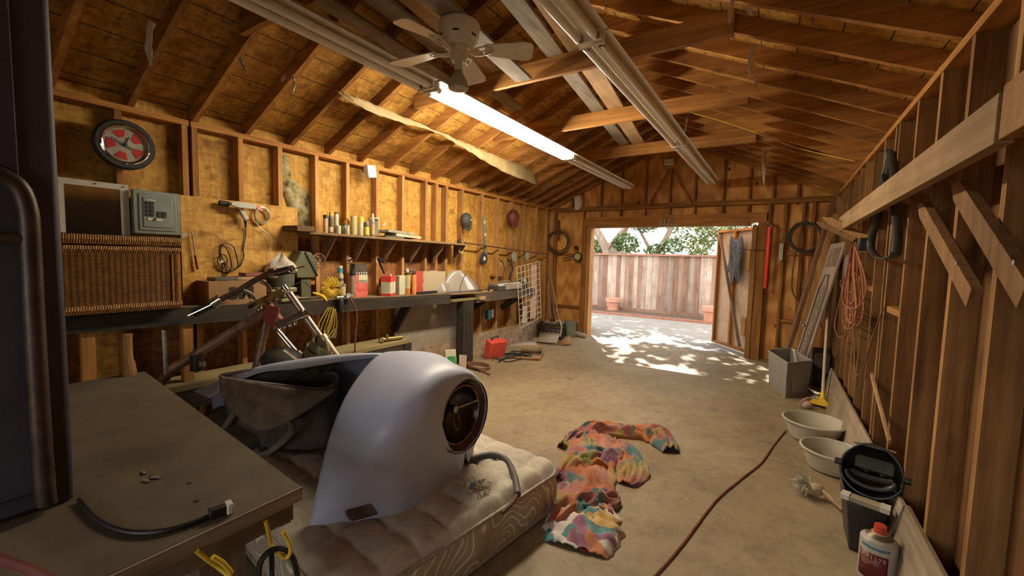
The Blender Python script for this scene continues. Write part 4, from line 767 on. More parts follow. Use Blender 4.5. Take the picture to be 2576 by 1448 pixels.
c = PX(1262, 612, -3.82); wire('tape_string', 'reddish string looping down the stud near the dark red cap', [PX(1305, 560, -3.8), PX(1310, 590, -3.8), PX(1303, 612, -3.8), PX(1308, 640, -3.8)], .004, rust, 'string')
O('blue_outlet', G().bb((-3.86, 5.32, .52), (-3.80, 5.42, .66)), cm['blue'], label='dark blue electrical box low on the wall under the far bench', cat='electrical box'); O('white_outlet', G().bb((-3.86, 5.44, .53), (-3.82, 5.50, .66)), white, label='white cover plate beside the blue electrical box', cat='electrical box')
# bench front plumbing
t = T('air_regulator', 'air regulator and filter clamped to the bench edge', 'regulator', PX(880, 745, BX+.05)); q = PX(857, 752, BX+.06)
O('filter_bowl', G().lathe([(0, -.13), (.022, -.13), (.028, -.10), (.028, -.02), (.02, 0), (0, 0)], q, n=20), black, t); O('regulator_body', G().cyl(q+V((0, -.05, .015)), q+V((0, .12, .015)), .02), steel, t); q2 = PX(877, 741, BX+.08); O('gauge', G().cyl(q2, q2+V((.02, -.012, 0)), .026, 24), white, t); O('gauge_rim', G().torus(q2+V((.02, -.012, 0)), .026, .004, V((.9, -.5, 0))), chrome, t)
wire('air_line', 'dark red hose hanging from the regulator to the low ledge', [PX(882, 752, BX+.08), PX(893, 770, BX+.1), PX(898, 800, BX+.1), PX(894, 840, BX+.1), PX(893, 885, BX+.11)], .008, P('hose_red', (.20, .06, .04)), 'hose')
for k in range(4): wire('yellow_rope', 'loop of yellow rope hanging under the bench, number %s from the left' % ('one', 'two', 'three', 'four')[k], [PX(826+4*k, 772, BX+.05), PX(806+9*k, 806, BX+.06), PX(797+9*k, 836, BX+.06), PX(808+8*k, 848, BX+.06), PX(826+7*k, 820, BX+.06), PX(838+2*k, 776, BX+.05)], .0045, P('rope_%d' % k, (.50, .36, .06), (.36, .24, .03), 30), 'rope', 'yellow rope loops')
O('key_tag', G().beam(PX(843, 826, BX+.06), PX(840, 850, BX+.06), .045, .006, X_), steel, label='flat grey metal tag hanging below the regulator', cat='tag')
O('yellow_bag', G().tube(spl([PX(795, 742, BX+.0)+V((-.05, 0, .02)), PX(812, 745, BX+.0), PX(822, 757, BX+.03)], 5), [.008, .010, .012, .014, .014, .015, .014, .013, .012, .010, .006], 8), yellow, label='crumpled bright yellow strap end at the bench edge', cat='strap')
O('wooden_ball', G().ball((-3.68, 2.17, bz(2.17)+.022), .022), wpale, label='small wooden ball on the bench', cat='ball')
wire('black_lead', 'thin black lead arching over the bench clutter', [PX(735, 720, -3.62), PX(760, 708, -3.60), PX(780, 722, -3.6), PX(785, 738, -3.62)], .005, black, 'lead')
for k in range(3): wire('bench_wire', 'grey wire lying among the bench clutter, %s' % ('nearest', 'middle', 'rearmost')[k], [V((-3.66-.05*k, 1.95, bz(2)+.012)), V((-3.64-.05*k, 2.15, bz(2)+.02)), V((-3.68-.04*k, 2.35, bz(2)+.012))], .006, (steel, blackr, rust)[k], 'wire', 'wires on the bench')
# ================================================================ FAR WALL THINGS
c = PY(1405, 608, 7.56); t = T('wire_coil', 'large coil of wire hanging on the far wall left of the doorway', 'wire coil', c); g = G()
for k in range(11): g.torus(c+V((random.uniform(-.02, .02), -.006*k, random.uniform(-.02, .02))), .25-.012*(k % 5), .004, Y_, 40, 5, .92+.05*math.sin(k), X_)
O('coil', g, P('wire_dark', (.12, .09, .06), (.06, .04, .03), 20), t); O('hanger', G().beam(c+V((0, -.02, .42)), c+V((0, -.02, .05)), .04, .03, Y_), ply, t)
c = PY(1453, 645, 7.55); t = T('round_dial', 'small round pale dial with dark rim left of the doorway', 'dial', c); O('dial_rim', G().torus(c, .075, .014, Y_, 28, 8), black, t); O('dial_face', G().cyl(c, c-Y_*.01, .07, 24), cm['cream'], t); O('dial_arm', G().beam(c+V((-.08, 0, 0)), c+V((-.30, 0, -.04)), .03, .02), black, t)
O('black_hook', G().box(PY(1449, 622, 7.56), (.06, .05, .05)), black, label='small black block on the rail beside the wire coil', cat='hook')
c = PY(2025, 597, 7.55); t = T('hose_coil', 'dark hose coiled on the far wall right of the doorway', 'hose', c); g = G()
for k in range(7): g.torus(c+V((random.uniform(-.015, .015), -.014*k, random.uniform(-.01, .01))), .20-.008*(k % 4), .009, Y_, 36, 6, 1.1, X_)
hm = P('garden_hose', (.10, .09, .06), (.05, .045, .03), 12); O('coil', g, hm, t); O('hose_tail', G().tube(spl([c+V((-.1, -.03, -.15)), c+V((-.12, -.03, -.5)), c+V((-.11, -.03, -.78)), c+V((-.04, -.03, -.92))], 6), .01, 6), hm, t); O('hose_lead', G().tube(spl([c+V((-.18, -.03, .1)), c+V((-.3, -.03, -.05)), c+V((-.42, -.03, -.17)), c+V((-.62, -.04, -.19)), c+V((-.85, -.04, -.17))], 6), .006, 6), hm, t)
O('thermometer', G().bb((-.03, 7.545, 1.55), (.02, 7.56, 1.80)), cm['white'], label='narrow white thermometer plate on the stud right of the doorway', cat='thermometer')
a, b_ = PY(1937, 570, 7.5), PY(1925, 725, 7.5); t = T('red_tube', 'long bright red plastic tube hanging right of the doorway', 'tube', a); O('tube_body', G().tube([a, b_], [.035, .026], 12), P('red_plastic', (.85, .06, .03), (.7, .04, .02), 5, .3, 0, 0), t); O('dark_clip', G().beam(a+V((-.05, 0, .08)), a+V((.03, 0, -.01)), .05, .04), rust, t)
a = PX(1858, 605, -.62); t = T('dark_cloth', 'dark grey cloth hanging inside the open door leaf', 'cloth', (-.60, 8.0, 1.2))
rows = []
for i in range(14):
    f = i/13; rows.append([V((-.50, 7.92, 0)).lerp(V((-.72, 8.20, 0)), j/10)+V((-.05+.012*math.sin(j*1.9+f*4)-.01*math.cos(f*9+j), -.03, 1.88+.10*abs(j/5-1)-f*(.72+.10*math.sin(j*1.2))-.0)) for j in range(11)])
O('cloth_sheet', G().grid(rows), P('dark_cloth', (.07, .07, .075), (.04, .04, .045), 14, .7), t, solid=.004)
wire('cloth_cord', 'thin cord the dark cloth hangs from', [(-.55, 7.88, 1.97), (-.60, 7.95, 2.03), (-.76, 8.15, 1.97)], .003, black, 'cord')
# wire rack and corner
t = T('wire_rack', 'white wire grid rack leaning beside the far bench', 'wire rack', (-3.4, 6.6, .3)); wm = P('white_wire', (.72, .62, .5), st=0); A, B, Cc, D = PX(1300, 672, -3.50), PX(1357, 657, -3.42), PX(1361, 797, -3.42), PX(1308, 826, -3.50)
for k in range(7): f = k/6; O('wire', G().tube([A.lerp(B, f), D.lerp(Cc, f)], .007 if k in (0, 6) else .0055, 6), wm, t)
for k in range(11): f = k/10; O('wire', G().tube([A.lerp(D, f), B.lerp(Cc, f)], .0055, 6), wm, t)
pk = PX(1346, 740, -3.56); O('pink_board', G().beam(PX(1343, 665, -3.60), PX(1341, 800, -3.60), .02, .17, Y_), P('pink_foam', (.70, .48, .38), (.6, .38, .28), 5, .8), label='pinkish board standing behind the wire rack', cat='board'); O('white_foam', G().beam(PX(1322, 770, -3.66), PX(1318, 812, -3.66), .02, .14, Y_), white, label='torn white foam sheet behind the wire rack', cat='foam')
cx, cy = -3.60, 7.12; t = T('milk_crate', 'black plastic milk crate in the far left corner', 'crate', (cx, cy, 0)); rz = .25; Rm = Matrix.Rotation(rz, 3, 'Z'); L_, W_, H_ = .46, .34, .27
for k in range(4):
    ang = rz+k*math.pi/2; u = V((math.cos(ang), math.sin(ang), 0)); w = Z_.cross(u); hl = (L_ if k % 2 == 0 else W_)/2; dd = (W_ if k % 2 == 0 else L_)/2; g = G(); o = V((cx, cy, 0))-w*dd
    for z in (.02, .13, .20, .255): g.frame(o+Z_*z, u, w, Z_, hl*2, .012, .03 if z > .2 or z < .05 else .012)
    for j in range(7): 
        f = -hl+hl*2*j/6; g.beam(o+u*f+Z_*.03, o+u*max(-hl, min(hl, f+.07))+Z_*.20, .01, .008, w); g.beam(o+u*f+Z_*.03, o+u*max(-hl, min(hl, f-.07))+Z_*.20, .01, .008, w)
    for s in (-1, 1): g.frame(o+u*s*(hl-.01)+Z_*.135, u, w, Z_, .022, .022, .27)
    O('crate_side', g, black, t)
O('crate_floor', G().box((cx, cy, .012), (L_, W_, .012), rz), black, t)
for k, (x0, y0, x1, y1) in enumerate(((1378, 683, 1408, 812), (1382, 690, 1400, 815), (1355, 740, 1385, 800))):
    p, q = PY(x0, y0, 7.4-.02*k), PY(x1, y1, 7.05-.03*k); q.z = max(q.z, .25); p.x = max(p.x, -3.82); q.x = max(q.x, -3.74)
    O('garden_tool_handle', G().tube([p, q], .014, 8), (wpale, wgrey, wgrey)[k], label='%s wooden handle standing in the milk crate' % ('long pale', 'second greyish', 'short leaning left')[k], cat='handle', group='handles standing in the milk crate')
for k, (dx, dy, r) in enumerate(((-.12, .02, .07), (.05, -.05, .06), (.14, .05, .08))): O('rag', G().ball((cx+dx, cy+dy, .27), r, 10, (1.2, .9, .7)), P('rag_%d' % k, (.28, .22, .16), (.1, .07, .05), 16, .9, st=.8), label='crumpled brown rag in the milk crate, %s' % ('left', 'middle', 'right')[k], cat='rag', group='rags in the milk crate')
wire('bent_cable', 'white cable arching over the right side of the milk crate', [(cx+.10, cy-.12, .28), (cx+.22, cy-.14, .36), (cx+.28, cy-.16, .25), (cx+.27, cy-.17, .06)], .012, wm, 'cable')
# ================================================================ LITTER ON THE FLOOR
cardl = P('pale_cardboard', (.42, .30, .17), (.32, .22, .12), 5, .85, st=.15)
def quad(name, label, pts, m, cat, th=.004, grp=None, par=None):
    return O(name, G().add([V(p) for p in pts], [tuple(range(len(pts)))]), m, par, None if par else label, None if par else cat, grp, solid=th)
c = PZ(1332, 895); t = T('open_carton', 'torn open cardboard box with a raised flap on the floor', 'carton', (c.x, c.y, 0))
A, B, Cc, D = PZ(1295, 903), PZ(1358, 907), PZ(1368, 890), PZ(1310, 888); up = V((0, 0, .14))
quad('carton_base', '', [A+Z_*.01, B+Z_*.01, Cc+Z_*.01, D+Z_*.01], cardl, '', .006, par=t); quad('back_flap', '', [D, Cc, Cc+up, D+up*.95], cardl, '', .005, par=t); quad('side_flap', '', [B, Cc, Cc+up*1.05, B+Z_*.04], cardl, '', .005, par=t); quad('front_wall', '', [A, B, B+Z_*.045, A+Z_*.045], card, '', .005, par=t)
c = PZ(1390, 860); t = T('open_carton', 'greyish flattened cardboard carton near the milk crate', 'carton', (c.x, c.y, 0)); A, B, Cc, D = PZ(1350, 862), PZ(1400, 868), PZ(1412, 848), PZ(1362, 842)
gcard = P('grey_cardboard', (.46, .37, .29), (.34, .26, .2), 6, .85); quad('carton_top', '', [A+Z_*.02, B+Z_*.03, Cc+Z_*.14, D+Z_*.15], gcard, '', .008, par=t); quad('carton_flap', '', [A, A+V((-.22, .15, .01)), D+V((-.2, .05, .02)), D], gcard, '', .006, par=t); quad('carton_flap', '', [B, B+V((.22, .12, .03)), Cc+V((.16, .05, .05)), Cc], card, '', .006, par=t)
quad('paper_sheet', 'flat whitish sheet of board lying on the floor', [PZ(1262, 858)+Z_*.006, PZ(1285, 871)+Z_*.006, PZ(1352, 869)+Z_*.006, PZ(1345, 856)+Z_*.006], P('dirty_white_board', (.56, .48, .38), (.4, .33, .25), 5, .8), 'sheet', .006)
c = PZ(1458, 846); O('pale_log', G().tube(spl([PZ(1443, 842)+Z_*.04, c+Z_*.045, PZ(1475, 850)+Z_*.03], 4), [.03, .045, .05, .05, .05, .045, .045, .04, .03], 10), P('pale_stone', (.50, .44, .35), (.38, .32, .25), 8, .8), label='pale elongated stone by the left door jamb', cat='stone')
c = PZ(1232, 900); g = G(); rn = random.Random(3)
for k in range(60): p = c+V((rn.gauss(0, .07), rn.gauss(0, .05), .012+rn.random()*.03)); g.torus(p, .016, .004, (rn.random()-.5, rn.random()-.5, rn.random()), 8, 4, .6)
O('steel_chain', g, rust, label='rusty chain heaped on the floor right of the black post', cat='chain')
for k, r in enumerate((.13, .115)): pass
c = PZ(1200, 925); hr = P('rubber_hose_red', (.22, .09, .05), (.14, .05, .03), 14); loop = [c+V((.17*math.cos(a)+.02, .12*math.sin(a)+.0, .012+.004*a)) for a in [k*.5 for k in range(-2, 22)]]
O('short_hose', G().tube(spl([PZ(1158, 918)+Z_*.012]+loop+[PZ(1205, 934)+Z_*.03, PZ(1232, 944)+Z_*.014], 4), .011, 8), hr, label='short reddish hose looped on the floor in front of the black post', cat='hose')
c = PZ(1196, 868); t = T('red_toolbox', 'red plastic case leaning behind the black post', 'case', (-3.62, 5.15, 0)); O('case_body', G().box((-3.50, 5.10, .14), (.14, .30, .27), -.3, R=Matrix.Rotation(-.3, 3, 'Z')@Matrix.Rotation(.25, 3, 'Y')), P('case_red', (.75, .08, .05), (.5, .2, .15), 12, .4, lo=.3, hi=.5), t, bevel=.012); O('case_handle', G().tube([(-3.5, 5.0, .28), (-3.5, 5.0, .31), (-3.52, 5.2, .31), (-3.52, 5.2, .28)], .008), black, t)
rn = random.Random(5); pts = [V((-3.35+rn.uniform(-.2, .25), 5.2+rn.uniform(-.3, .4), .012+.02*rn.random())) for _ in range(16)]; wire('electric_cable', 'tangled black power cord on the floor beside the red case', pts, .008, black, 'cord', n=6)
t = T('garden_bag', 'white and green seed bag standing in a low carton', 'bag', (-3.42, 4.10, 0)); c = PX(1129, 885, -3.42)
O('bag_body', G().beam((-3.45, 4.05, .02), (-3.50, 4.08, .30), .04, .15, V((.4, .9, 0))), cm['white'], t, bevel=.01); O('green_panel', G().beam((-3.43, 4.042, .05), (-3.47, 4.065, .22), .045, .10, V((.4, .9, 0))), P('bag_green', (.04, .30, .08)), t)
O('paper_card', G().beam((-3.36, 4.16, .01), (-3.40, 4.22, .22), .006, .11, V((.3, .9, 0))), gcard, label='curved pale card leaning on the seed bag', cat='card')
t = T('low_carton', 'low open cardboard carton against the wall foot', 'carton', (-3.55, 3.8, 0)); O('carton_front', G().beam((-3.40, 3.50, .06), (-3.34, 4.08, .06), .01, .12), card, t); O('carton_back', G().beam((-3.68, 3.5, .06), (-3.62, 4.1, .06), .01, .12), card, t); O('carton_bottom', G().bb((-3.68, 3.50, .0), (-3.36, 4.08, .01)), card, t)
t = T('brass_fitting', 'brass valve fitting lying on the ledge end', 'fitting', (-3.6, 3.25, .54)); O('fitting_body', G().cyl((-3.62, 3.1, .565), (-3.58, 3.34, .56), .022).cyl((-3.6, 3.14, .56), (-3.6, 3.14, .62), .016), P('brass', (.45, .33, .14), (.3, .2, .08), 9, .35, .8), t); O('fitting_ring', G().torus((-3.6, 3.06, .57), .03, .01, Y_), P('brass_b', (.5, .38, .18), rough=.3, metal=1), t)
rn = random.Random(11); g = G()
for k in range(900):
    if k < 560: p = V((rn.uniform(-3.0, -.3), 7.62+rn.gauss(0, .22), .004))
    else: p = V((rn.uniform(-3.6, .5), rn.uniform(1.5, 7.4), .004))
    s = rn.uniform(.006, .02) if k < 560 else rn.uniform(.002, .008); a = rn.random()*6.3; u = V((math.cos(a), math.sin(a), 0)); w = V((-u.y, u.x, rn.uniform(0, .6)))
    g.add([p-u*s, p+w*s*.4, p+u*s, p-w*s*.4+Z_*.002], [(0, 1, 2, 3)])
O('leaf_litter', g, P('dry_leaf', (.20, .11, .05), (.08, .045, .02), 30, .9, lo=.4, hi=.6), label='dry leaf crumbs and chips scattered on the floor at the doorway', cat='leaf litter', kind='stuff')
# ================================================================ FOREGROUND LEFT
tabm = P('dusty_table_board', (.125, .095, .058), (.065, .045, .027), 4, .75, st=.15, lo=.3, hi=.7)
t = T('low_table', 'dusty brown topped heavy wooden table in the near left corner', 'table', (-2.2, .2, 0)); ZT = .755
O('table_top', G().prism([(-3.22, -1.0), (-1.25, -1.0), (-1.25, .74), (-3.22, .935)], (0, 0, ZT), X_, Y_, -.043), [tabm], t, bevel=.003)
O('edge_board', G().bb((-1.262, -1.0, ZT-.044), (-1.243, .742, ZT-.002)), wgrey, t); O('apron', G().bb((-1.30, -1.0, ZT-.105), (-1.262, .722, ZT-.048)), WOOD('grey_apron', 'y', (.42, .34, .27), (.22, .17, .13), knots=.4), t)
O('apron', G().beam((-3.2, .90, ZT-.08), (-1.27, .70, ZT-.08), .035, .07), wgrey, t)
lgm = WOOD('grey_leg', 'z', (.40, .33, .26), (.22, .17, .13), knots=.3)
for x, y in ((-1.34, .54), (-3.1, .80), (-1.34, -.9), (-3.1, -.9)): O('leg', G().bb((x-.045, y-.06, 0), (x+.035, y+.06, ZT-.06)), lgm, t)
for x, y in ((-1.55, .55), (-1.70, .50), (-1.42, .52)): O('bolt_hole', G().cyl((x, y, ZT-.001), (x, y, ZT+.001), .007, 10), black, t)
rn = random.Random(4)
for k, (px, py) in enumerate(((362, 1190), (365, 1212), (384, 1205))): q = PZ(px, py, ZT); O('plaster_chip', G().beam(q+V((-.015, 0, .003)), q+V((.015, .008*k, .004)), .008, .004), wgrey, label='small pale chip of debris on the table, %s' % ('farthest', 'nearest', 'right')[k], cat='chip', group='chips on the table')
# cabinet and bent tube frame standing on the table
lk = P('blue_grey_paint', (.09, .092, .13), (.06, .06, .085), 3, .55, 0, 0); c = PZ(192, 1255, ZT)
t = T('steel_cabinet', 'tall dark blue grey steel cabinet at the left edge of the picture', 'cabinet', (c.x-.25, c.y-.3, ZT))
O('cabinet_body', G().bb((c.x-.5, c.y-.62, ZT), (c.x, c.y, 2.62)), lk, t, bevel=.015); O('door_panel', G().bb((c.x, c.y-.55, ZT+.06), (c.x+.012, c.y-.075, 2.58)), lk, t, bevel=.004); O('handle', G().bb((c.x+.012, c.y-.30, 1.5), (c.x+.03, c.y-.27, 1.65)), steel, t)
t = T('tube_frame', 'brownish bent steel tube frame standing before the blue grey cabinet', 'tube frame', PX(130, 1440, -1.62)); xx = -1.70
frp = [PX(-160, 425, xx), PX(-60, 425, xx), PX(0, 440, xx), PX(45, 468, xx), PX(68, 520, xx), PX(76, 600, xx), PX(92, 900, xx), PX(112, 1200, xx), PX(122, 1330, xx)]
frp[-1].z = max(frp[-1].z, ZT+.02); O('frame_tube', G().tube(spl(frp, 6), .021, 12), P('brown_tube', (.10, .065, .045), (.05, .032, .024), 14, .45, .3), t)
O('cross_bar', G().tube([frp[5], frp[5]+V((0, -.3, 0))], .015, 10), P('brown_tube2', (.09, .06, .04)), t)
ep = [PZ(200, 1262, ZT), PZ(250, 1315, ZT), PZ(330, 1345, ZT), PZ(430, 1338, ZT), PZ(540, 1300, ZT)]; t = T('appliance_lead', 'black power cord with a white plug curving across the table', 'cord', ep[2])
O('cord', G().tube(spl([p+Z_*.008 for p in ep], 8), .007, 8), black, t); q = PZ(558, 1295, ZT)+Z_*.016; d = (ep[4]-ep[3]).normalized(); O('plug_body', G().beam(q-d*.03, q+d*.012, .026, .024), black, t, bevel=.004); O('plug_face', G().beam(q+d*.010, q+d*.026, .034, .03), white, t, bevel=.004)
wire('red_hose', 'dark red hose crossing the bottom left corner', [PZ(-100, 1355, ZT+.05), PZ(0, 1405, ZT+.05), PZ(75, 1432, ZT+.045), PZ(150, 1470, ZT+.035), PZ(230, 1530, ZT+.02)], .010, P('dull_red', (.20, .045, .035), (.12, .03, .02), 6, .5), 'hose')
# yellow hooks and cord under the apron
t = T('utility_hook', 'yellow coated hook under the table edge holding a black cord', 'hook', PX(700, 1360, -1.24)); xx = -1.24
O('hook_arm', G().tube(spl([PX(668, 1310, xx), PX(676, 1340, xx), PX(682, 1368, xx), PX(700, 1390, -1.2), PX(718, 1402, -1.19), PX(730, 1390, -1.18), PX(728, 1365, -1.18), PX(712, 1337, -1.18)], 6), .006, 10), yellow, t)
t = T('utility_hook', 'second yellow hook under the table edge at the bottom of the picture', 'hook', PX(540, 1420, -1.24)); O('hook_arm', G().tube(spl([PX(495, 1385, xx), PX(520, 1405, xx), PX(548, 1425, xx), PX(580, 1450, -1.2)], 6), .006, 10), yellow, t); O('hook_tip', G().tube(spl([PX(535, 1400, -1.19), PX(560, 1415, -1.19), PX(582, 1440, -1.19)], 5), .0065, 10), yellow, t)
wire('electric_cable', 'thick black cord looped over the yellow hook', [PX(650, 1460, -1.2), PX(655, 1415, -1.2), PX(680, 1385, -1.195), PX(712, 1380, -1.19), PX(738, 1405, -1.19), PX(750, 1460, -1.19)], .008, black, 'cord'); wire('electric_cable', 'short straight black cord hanging inside the looped one', [PX(682, 1382, -1.21), PX(684, 1415, -1.21), PX(684, 1460, -1.21)], .007, black, 'cord')
# mattress
def matt_mat(): 
    m, nt, b = nodes('mattress_ticking'); mp = coords(nt, (1, 1, 1), False); n = noise_t(nt, mp, 7, 5, .7); n2 = noise_t(nt, mp, 22, 2)
    w = N(nt, 'ShaderNodeTexWave', wave_type='RINGS'); w.inputs['Scale'].default_value = 2.2; w.inputs['Distortion'].default_value = 14; w.inputs['Detail'].default_value = 1; w.inputs['Detail Scale'].default_value = 1.6; nt.links.new(mp.outputs[0], w.inputs['Vector'])
    a = ramp(nt, n.outputs[0], [(.3, (.42, .35, .26)), (.55, (.60, .53, .42)), (.75, (.72, .65, .53))]); d = ramp(nt, w.outputs[0], [(.55, (.9, .9, .9)), (.62, (1.18, 1.15, 1.1)), (.75, (.9, .9, .9))])
    c = mixc(nt, a.outputs[0], d.outputs[0], .8, 'MULTIPLY'); nt.links.new(c, b.inputs['Base Color']); b.inputs['Roughness'].default_value = .7; b.inputs['Sheen Weight'].default_value = .2; bump(nt, b, n2.outputs[0], .2, .004); return m
def matt_side():
    m, nt, b = nodes('mattress_brocade'); mp = coords(nt, (1, 1, 1), False); n = noise_t(nt, mp, 5, 3, .5)
    w = N(nt, 'ShaderNodeTexWave', wave_type='RINGS'); w.inputs['Scale'].default_value = 3.2; w.inputs['Distortion'].default_value = 18; w.inputs['Detail'].default_value = 1.2; w.inputs['Detail Scale'].default_value = 1.1; nt.links.new(mp.outputs[0], w.inputs['Vector'])
    d = ramp(nt, w.outputs[0], [(.38, (.44, .37, .27)), (.46, (.90, .84, .72)), (.56, (.66, .58, .45)), (.66, (.90, .84, .72)), (.80, (.44, .37, .27))])
    nt.links.new(d.outputs[0], b.inputs['Base Color']); b.inputs['Roughness'].default_value = .6; bump(nt, b, w.outputs[0], .3, .006); return m
MA = V((-1.04, 2.27, 0)); mu_ = V((-.99, .14, 0)).normalized(); mv = V((-.14, -.99, 0)).normalized(); ML, MW, MH, MR = 1.92, 1.42, .25, .13
def mpt(a, b_):
    # rectangle point with rounded corners
    cx_ = MR if a < MR else (ML-MR if a > ML-MR else None); cy_ = MR if b_ < MR else (MW-MR if b_ > MW-MR else None)
    if cx_ is not None and cy_ is not None:
        p, q = (a-cx_)/MR, (b_-cy_)/MR; a = cx_+MR*p*math.sqrt(1-q*q/2); b_ = cy_+MR*q*math.sqrt(1-p*p/2)
    return MA+mu_*a+mv*b_
def mz(a, b_):
    q = .175; e = min(a, ML-a, b_, MW-b_); p1, p2 = math.sin(math.pi*(a+b_*.12)/q), math.sin(math.pi*(b_-a*.05)/q)
    puff = (abs(p1)*abs(p2))**.28; ee = min(1, e/.05); return MH-.026*(1-ee)**2-.004+ee*(.034*puff+.010*noise.noise(V((a*3, b_*3, 0))))
t = T('mattress', 'stained quilted beige mattress lying on the floor', 'mattress', MA+mu_*ML/2+mv*MW/2)
nu_, nv_ = 130, 100; O('quilted_top', G().grid([[mpt(ML*i/nu_, MW*j/nv_)+Z_*mz(ML*i/nu_, MW*j/nv_) for j in range(nv_+1)] for i in range(nu_+1)]), matt_mat(), t, ang=3)
per = []
for k in range(60): per.append(mpt(ML*k/60, 0))
for k in range(44): per.append(mpt(ML, MW*k/44))
for k in range(60): per.append(mpt(ML*(1-k/60), MW))
for k in range(44): per.append(mpt(0, MW*(1-k/44)))
ctr = MA+mu_*ML/2+mv*MW/2; sd_ = []
for i in range(13):
    f = i/12; bul = .014*math.sin(math.pi*f)
    sd_.append([p+(p-ctr).normalized()*(bul+.004*math.sin(k*.55)*math.sin(math.pi*f)*2)+Z_*(.02+(MH-.05)*f) for k, p in enumerate(per)])
O('brocade_side', G().grid(sd_, cv=True), matt_side(), t, ang=3)
pip = P('mattress_piping', (.46, .40, .32), (.3, .25, .19), 40, .6)
O('top_piping', G().tube([p+Z_*(MH-.028) for p in per], .011, 8, True), pip, t); O('bottom_piping', G().tube([p+Z_*.018 for p in per], .011, 8, True), pip, t)
q = PZ(1195, 1232, .26); t2 = T('stuffing_tuft', 'dirty tuft of stuffing poking out of a hole in the mattress', 'tuft', q); g = G(); rn = random.Random(8)
for k in range(46):
    a = rn.random()*6.28; r = rn.uniform(.02, .085); p0_ = q+V((math.cos(a)*r, math.sin(a)*r, .004)); p1_ = p0_+V((rn.gauss(0, .02), rn.gauss(0, .02), rn.uniform(.01, .03))); g.tube(spl([p0_, p1_, p1_+V((rn.gauss(0, .02), rn.gauss(0, .02), -.008))], 3), .003, 5)
O('frayed_threads', g, P('frayed', (.50, .44, .34)), t2); O('stained_core', G().ball(q+Z_*.012, .035, 14, (1.1, 1, .8)), P('stained_foam', (.42, .28, .10), (.10, .16, .24), 30, .8, st=.6, lo=.42, hi=.55), t2)
wire('grey_hose', 'dark grey rubber hose curving across the mattress corner', [PZ(1165, 1168, .27), PZ(1200, 1150, .285), PZ(1240, 1143, .285), PZ(1275, 1158, .285), PZ(1295, 1200, .285), PZ(1302, 1243, .285)], .018, P('rubber_grey', (.085, .08, .085), (.05, .05, .05), 8, .6), 'hose', k=12)
wire('brown_hose_end', 'reddish brown pipe end leaving the grey hose over the mattress edge', [PZ(1302, 1240, .285), PZ(1288, 1265, .285), PZ(1262, 1290, .283)], .010, P('red_brown', (.16, .06, .04)), 'hose', k=8)
# folded quilt behind
rows = []
for i in range(26):
    rows.append([V((-3.42+.75*i/25, 1.12+.85*j/19, .27+.155*math.sin(math.pi*min(1, max(0, i/25)))**.35*math.sin(math.pi*min(1, max(0, j/19)))**.35+.02*noise.noise(V((i*.35, j*.4, 3)))+.008*math.sin(i*1.3)*math.sin(j*1.2))) for j in range(20)])
O('folded_quilt', G().grid(rows), P('quilt_dull', (.17, .145, .10), (.09, .10, .085), 5, .8, lo=.35, hi=.6), label='dull folded quilt on the far left end of the mattress', cat='quilt', solid=.01, ang=3)
# ---- fender
fenm = P('primer_paint', (.56, .62, .80), (.50, .56, .73), 3, .42, 0, 0, stretch=(1, 1, 1))
def cr(ctrl, n):
    return spl(ctrl, n)
ringc = V((-1.40, 1.77, .63)); RR = .20
ring = [ringc+V((0, -math.sin(math.pi*2*k/8)*RR*.95, -math.cos(math.pi*2*k/8)*RR)) for k in range(9)]
cols = [ring]
tab = [[(1157, 1197, 1.82), (1128, 1130, 1.63), (1105, 1040, 1.53), (1118, 970, 1.58), (1170, 935, 1.76)],
       [(1100, 1258, 1.60), (1065, 1160, 1.44), (1058, 1050, 1.40), (1070, 965, 1.48), (1125, 911, 1.72)],
       [(1010, 1297, 1.36), (985, 1180, 1.27), (985, 1070, 1.27), (1005, 960, 1.42), (1060, 893, 1.68)],
       [(900, 1321, 1.21), (898, 1200, 1.17), (912, 1080, 1.22), (940, 965, 1.38), (1005, 887, 1.64)],
       [(775, 1337, 1.05), (802, 1205, 1.13), (838, 1070, 1.22), (886, 968, 1.38), (958, 889, 1.60)]]
def far(T_, s=1.):
    h = T_.z-.27; return [T_+V((0, .20*s, -.08*h)), T_+V((0, .36*s, -.36*h)), T_+V((0, 0.38*s, -.74*h)), V((T_.x, T_.y+.38*s, .27))]
for i, r in enumerate(tab):
    n_ = [PY(*q) for q in r]; f_ = far(n_[4], .9+.05*i)
    if i == 0: f_ = [V((-1.45, 1.93, .80)), V((-1.46, 2.02, .62)), V((-1.47, 1.98, .43)), V((-1.49, 1.92, .28))]
    if i == 1: f_ = [V((-1.56, 1.96, .80)), V((-1.57, 2.10, .62)), V((-1.58, 2.10, .42)), V((-1.58, 2.08, .27))]
    cols.append(n_+f_)
tails = [PY(870, 890, 1.58), PY(760, 902, 1.52), PY(635, 926, 1.43), PY(488, 983, 1.27)]
edges = [PY(958, 897, 1.58), PY(862, 908, 1.53), PY(750, 926, 1.46), PY(640, 941, 1.40), PY(524, 1001, 1.262)]
sub_ = 7; NC, ND = 5, 4
rowsA = []
for j in range(9):
    ctrl = [cols[i][j] for i in range(6)]
    if j >= 4:
        ctrl += [(tails[k] if j == 4 else far(tails[k], (1, .95, .8, .3)[k])[j-5]) for k in range(4)]
    rowsA.append(cr(ctrl, sub_))
fg = G(); nA = 5*sub_+1
gridA = [spl([rowsA[j][i] for j in range(9)], 6) for i in range(nA)]
edgeD = spl(edges, sub_)
gridB = []
for i in range(nA-1, len(rowsA[4])):
    gridB.append(spl([edgeD[i-(nA-1)]]+[rowsA[j][i] for j in range(4, 9)], 6))
fg.grid(gridA); fg.grid(gridB)
fen = T('car_fender', 'large bare primed car fender with an empty headlight bucket on the mattress', 'car fender', (-2.1, 1.6, .25))
